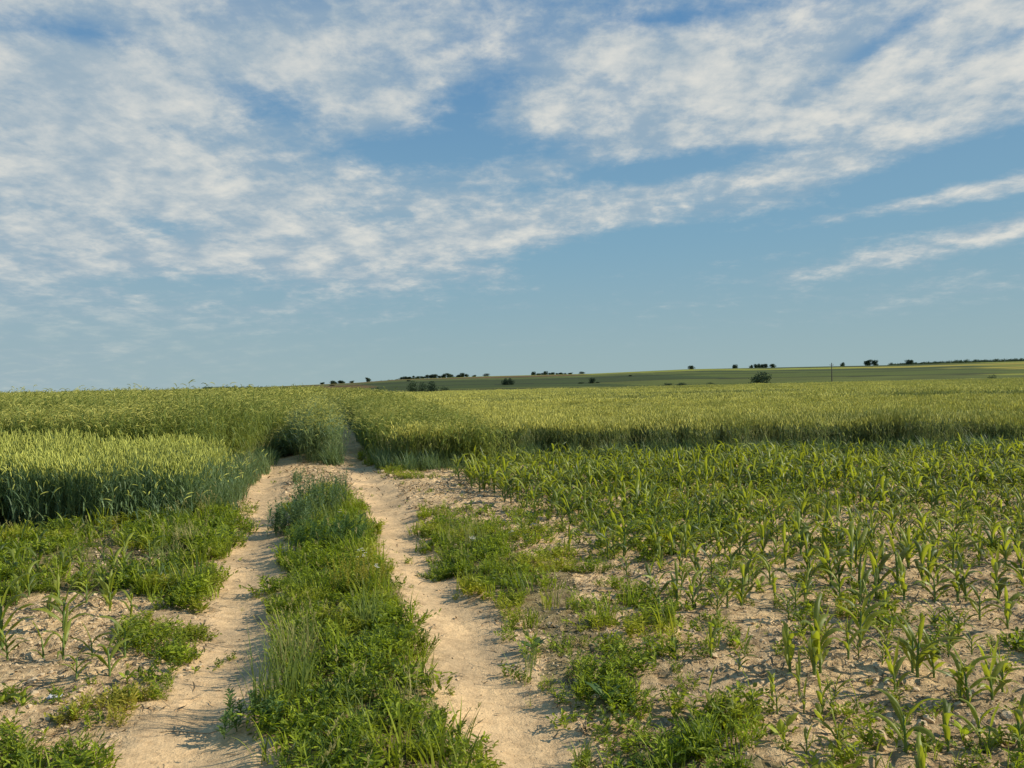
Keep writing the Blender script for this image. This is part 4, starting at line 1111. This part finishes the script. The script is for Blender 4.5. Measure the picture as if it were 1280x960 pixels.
# ------------------------------------------------------------------ sky
SUN_AZ, SUN_EL = R(90), R(34)
def build_world():
    w = bpy.data.worlds.new('World'); SC.world = w; w.use_nodes = True
    nt = w.node_tree; nt.nodes.clear()
    out = N(nt, 'ShaderNodeOutputWorld'); bg = N(nt, 'ShaderNodeBackground'); bg.inputs[1].default_value = 0.10
    sky = N(nt, 'ShaderNodeTexSky'); sky.sky_type = 'NISHITA'; sky.sun_disc = False
    sky.sun_elevation = SUN_EL; sky.sun_rotation = SUN_AZ; sky.altitude = 300; sky.air_density = 1.0; sky.dust_density = 1.2; sky.ozone_density = 1.4
    tc = N(nt, 'ShaderNodeTexCoord')
    sx = N(nt, 'ShaderNodeSeparateXYZ'); nt.links.new(tc.outputs['Generated'], sx.inputs[0])
    X, Y, Z = sx.outputs
    ya = mth(nt, 'ABSOLUTE', Y)
    az = mth(nt, 'ARCTAN2', X, ya)
    el = mth(nt, 'ARCSINE', Z)
    # cloud sheet coordinates: the sheet is flat and high, so it closes up towards the horizon
    zz = mth(nt, 'ADD', mth(nt, 'MAXIMUM', Z, 0.0), 0.20)
    cx = mth(nt, 'DIVIDE', X, zz); cy = mth(nt, 'DIVIDE', Y, zz)
    cv = N(nt, 'ShaderNodeCombineXYZ'); nt.links.new(cx, cv.inputs[0]); nt.links.new(cy, cv.inputs[1])
    def nz(scale, det, rough=0.55, loc=(0, 0, 0), sc=(1, 1, 1), rot=0.0, dist=0.0, lac=2.0):
        mp = N(nt, 'ShaderNodeMapping'); mp.inputs['Location'].default_value = loc; mp.inputs['Scale'].default_value = sc; mp.inputs['Rotation'].default_value = (0, 0, rot)
        nt.links.new(cv.outputs[0], mp.inputs[0])
        n = N(nt, 'ShaderNodeTexNoise'); n.inputs['Scale'].default_value = scale; n.inputs['Detail'].default_value = det; n.inputs['Roughness'].default_value = rough
        n.inputs['Distortion'].default_value = dist; n.inputs['Lacunarity'].default_value = lac
        nt.links.new(mp.outputs[0], n.inputs['Vector']); return n.outputs[0]
    # cover: where banks of cloud lie (azimuth / elevation), soft ellipses  (px, py, half length, half width, slope deg, amount)
    banks = [(700, 120, 120, 60, 10, .6), (1120, 120, 260, 60, -10, .8), (250, 200, 330, 60, -4, .8), (60, 210, 200, 190, 0, .8), (350, 60, 260, 70, -5, .7), (60, 360, 260, 60, 5, .75), (120, 90, 330, 120, -6, .95), (130, 300, 330, 85, 6, .95), (430, 20, 200, 50, 0, .62), (480, 135, 120, 30, -15, .6), (930, 75, 330, 85, -4, .95), (1150, 150, 260, 50, -10, .9), (760, 100, 110, 90, 20, .5),
             (900, 165, 260, 35, -4, .55), (720, 265, 420, 34, -9, .95), (460, 315, 220, 38, -2, .8), (1010, 235, 160, 20, -8, .6), (680, 215, 160, 26, -12, .6), (1230, 243, 160, 17, -8, .82), (1190, 303, 210, 18, -9, .72), (1090, 265, 200, 9, -6, .7), (900, 292, 160, 7, -6, .6), (560, 345, 160, 12, -4, .42), (230, 420, 150, 22, -4, .42),
             (60, 400, 150, 35, 10, .42), (1130, 380, 220, 16, -6, .30), (950, 320, 70, 7, -5, .35), (1250, 30, 160, 45, -12, .6), (620, 60, 70, 26, -30, .35), (440, 240, 160, 26, 5, .5)]
    holes = [(590, 130, 60, 28, -20, .75), (490, 190, 130, 20, -3, .75), (840, 209, 140, 15, -3, 1.0), (1200, 200, 170, 24, -8, .9), (340, 135, 60, 22, 10, .5), (865, 20, 90, 10, 0, .5), (1090, 60, 80, 12, -28, .4),
             (195, 285, 70, 14, 5, .45), (90, 40, 90, 14, 0, .5), (260, 362, 140, 18, 0, .6), (800, 312, 200, 20, -5, .8), (640, 190, 90, 14, -5, .5), (1230, 60, 60, 10, -15, .5), (1100, 280, 200, 10, -6, .4)]
    def blobs(lst):
        tot = None
        for (px, py, hl, hw, sl, am) in lst:
            u, v = px - 640, HY - py
            uu = (u * ca + v * sa) / F; vv = (-u * sa + v * ca) / F
            a0 = math.atan(uu); e0 = math.atan(vv * math.cos(a0)); k = math.cos(a0) ** 1.5
            s_ = R(-sl)
            da = mth(nt, 'SUBTRACT', az, a0); de = mth(nt, 'SUBTRACT', el, e0)
            p = mth(nt, 'ADD', mth(nt, 'MULTIPLY', da, math.cos(s_)), mth(nt, 'MULTIPLY', de, math.sin(s_)))
            q = mth(nt, 'SUBTRACT', mth(nt, 'MULTIPLY', de, math.cos(s_)), mth(nt, 'MULTIPLY', da, math.sin(s_)))
            p = mth(nt, 'DIVIDE', p, hl / F * k); q = mth(nt, 'DIVIDE', q, hw / F * k)
            r2 = mth(nt, 'ADD', mth(nt, 'MULTIPLY', p, p), mth(nt, 'MULTIPLY', q, q))
            g = mth(nt, 'MULTIPLY', mth(nt, 'EXPONENT', mth(nt, 'MULTIPLY', r2, -0.8)), am)
            tot = g if tot is None else mth(nt, 'SUBTRACT', mth(nt, 'ADD', tot, g), mth(nt, 'MULTIPLY', tot, g))
        return tot
    tot = mth(nt, 'SUBTRACT', blobs(banks), blobs(holes))
    big = nz(0.9, 4, 0.5, (3, 1, 0), (1, 1.3, 1), R(14))
    puff = nz(4.8, 10, 0.60, (0, 0, 0), (1.1, 0.95, 1), R(14), 0.15)
    fil = nz(5.5, 8, 0.62, (9, 4, 0), (0.45, 1.2, 1), R(16), 0.4)
    cell = nz(9.0, 6, 0.6, (2, 7, 0), (1.1, 0.9, 1), R(-20), 0.3)
    S = lambda n, k: mth(nt, 'MULTIPLY', mth(nt, 'SUBTRACT', n, 0.5), k)
    d = mth(nt, 'ADD', mth(nt, 'MULTIPLY', tot, 1.0), S(big, 0.8))
    rip = nz(17.0, 8, 0.66, (5, 3, 0), (1.05, 1.0, 1), R(16), 0.2)
    d = mth(nt, 'ADD', d, S(puff, 1.15))
    d = mth(nt, 'ADD', d, S(rip, 0.85))
    d = mth(nt, 'ADD', d, S(fil, 0.9))
    d = mth(nt, 'ADD', d, S(cell, 0.5))
    alpha = ramp(nt, d, 0.06, 1.0, 0, 0.92)
    veil = mth(nt, 'MULTIPLY', ramp(nt, mth(nt, 'ADD', tot, mth(nt, 'ADD', S(fil, 0.9), S(big, 0.5))), 0.25, 0.95), 0.72)
    alpha = mth(nt, 'MAXIMUM', alpha, veil)
    puff2 = nz(4.8, 7, 0.60, (0.07, 0.09, 0), (1.1, 0.95, 1), R(14), 0.15)
    lit = mth(nt, 'ADD', mth(nt, 'MULTIPLY', mth(nt, 'SUBTRACT', puff, puff2), 3.2), ramp(nt, d, 0.2, 1.5))
    lit = mth(nt, 'ADD', lit, mth(nt, 'ADD', S(cell, 0.7), S(rip, 0.8)))
    lit = mth(nt, 'ADD', lit, mth(nt, 'MULTIPLY', az, 0.45))
    lit = ramp(nt, lit, -0.5, 2.1)
    ccol = mixc(nt, lit, (3.5, 4.5, 5.3), (7.9, 7.7, 7.0))
    top = mixc(nt, 0.85, sky.outputs[0], (1.0, 2.6, 4.9))
    midc = mixc(nt, ramp(nt, el, 0.10, 0.48), (2.15, 3.95, 5.2), top)
    skc = mixc(nt, ramp(nt, el, -0.03, 0.20), (3.4, 4.6, 4.7), midc)
    low = ramp(nt, el, 0.02, 0.16)
    alpha = mth(nt, 'MULTIPLY', alpha, mth(nt, 'ADD', 0.1, mth(nt, 'MULTIPLY', low, 0.9)))
    milk = mth(nt, 'MULTIPLY', mth(nt, 'MULTIPLY', ramp(nt, az, -0.05, -0.60), ramp(nt, el, 0.36, 0.06)), 0.42)
    milk = mth(nt, 'MULTIPLY', milk, ramp(nt, mth(nt, 'ADD', fil, mth(nt, 'MULTIPLY', big, 0.5)), 0.45, 0.95, 0.55, 1.0))
    alpha = mth(nt, 'MAXIMUM', alpha, milk)
    fin = mixc(nt, alpha, skc, ccol)
    nt.links.new(fin, bg.inputs[0]); nt.links.new(bg.outputs[0], out.inputs[0])
build_world()

sd = bpy.data.lights.new('sun', 'SUN'); sd.energy = 5.0; sd.angle = R(0.5); sd.color = (1.0, 0.93, 0.78)
so = bpy.data.objects.new('sun', sd); COL.objects.link(so)
to = Vector((math.sin(SUN_AZ) * math.cos(SUN_EL), math.cos(SUN_AZ) * math.cos(SUN_EL), math.sin(SUN_EL)))
so.rotation_euler = to.to_track_quat('Z', 'Y').to_euler()

cam = bpy.data.cameras.new('camera'); cam.sensor_width = 36; cam.lens = F / 1280 * 36; cam.clip_end = 20000; cam.clip_start = 0.1
co = bpy.data.objects.new('camera', cam); COL.objects.link(co)
pitch = math.atan((480 - HY) / F) * -1
co.matrix_world = Matrix.Translation((0, 0, CAM_H + float(gz(0.0, 0.0, False)) * 0)) @ Matrix.Rotation(PI / 2 + pitch, 4, 'X') @ Matrix.Rotation(-ROLL, 4, 'Z')
SC.camera = co
SC.view_settings.view_transform = 'Standard'; SC.view_settings.look = 'None'; SC.view_settings.exposure = 0
SC.cycles.max_bounces = 6; SC.cycles.diffuse_bounces = 3; SC.cycles.transmission_bounces = 4; SC.cycles.use_denoising = True
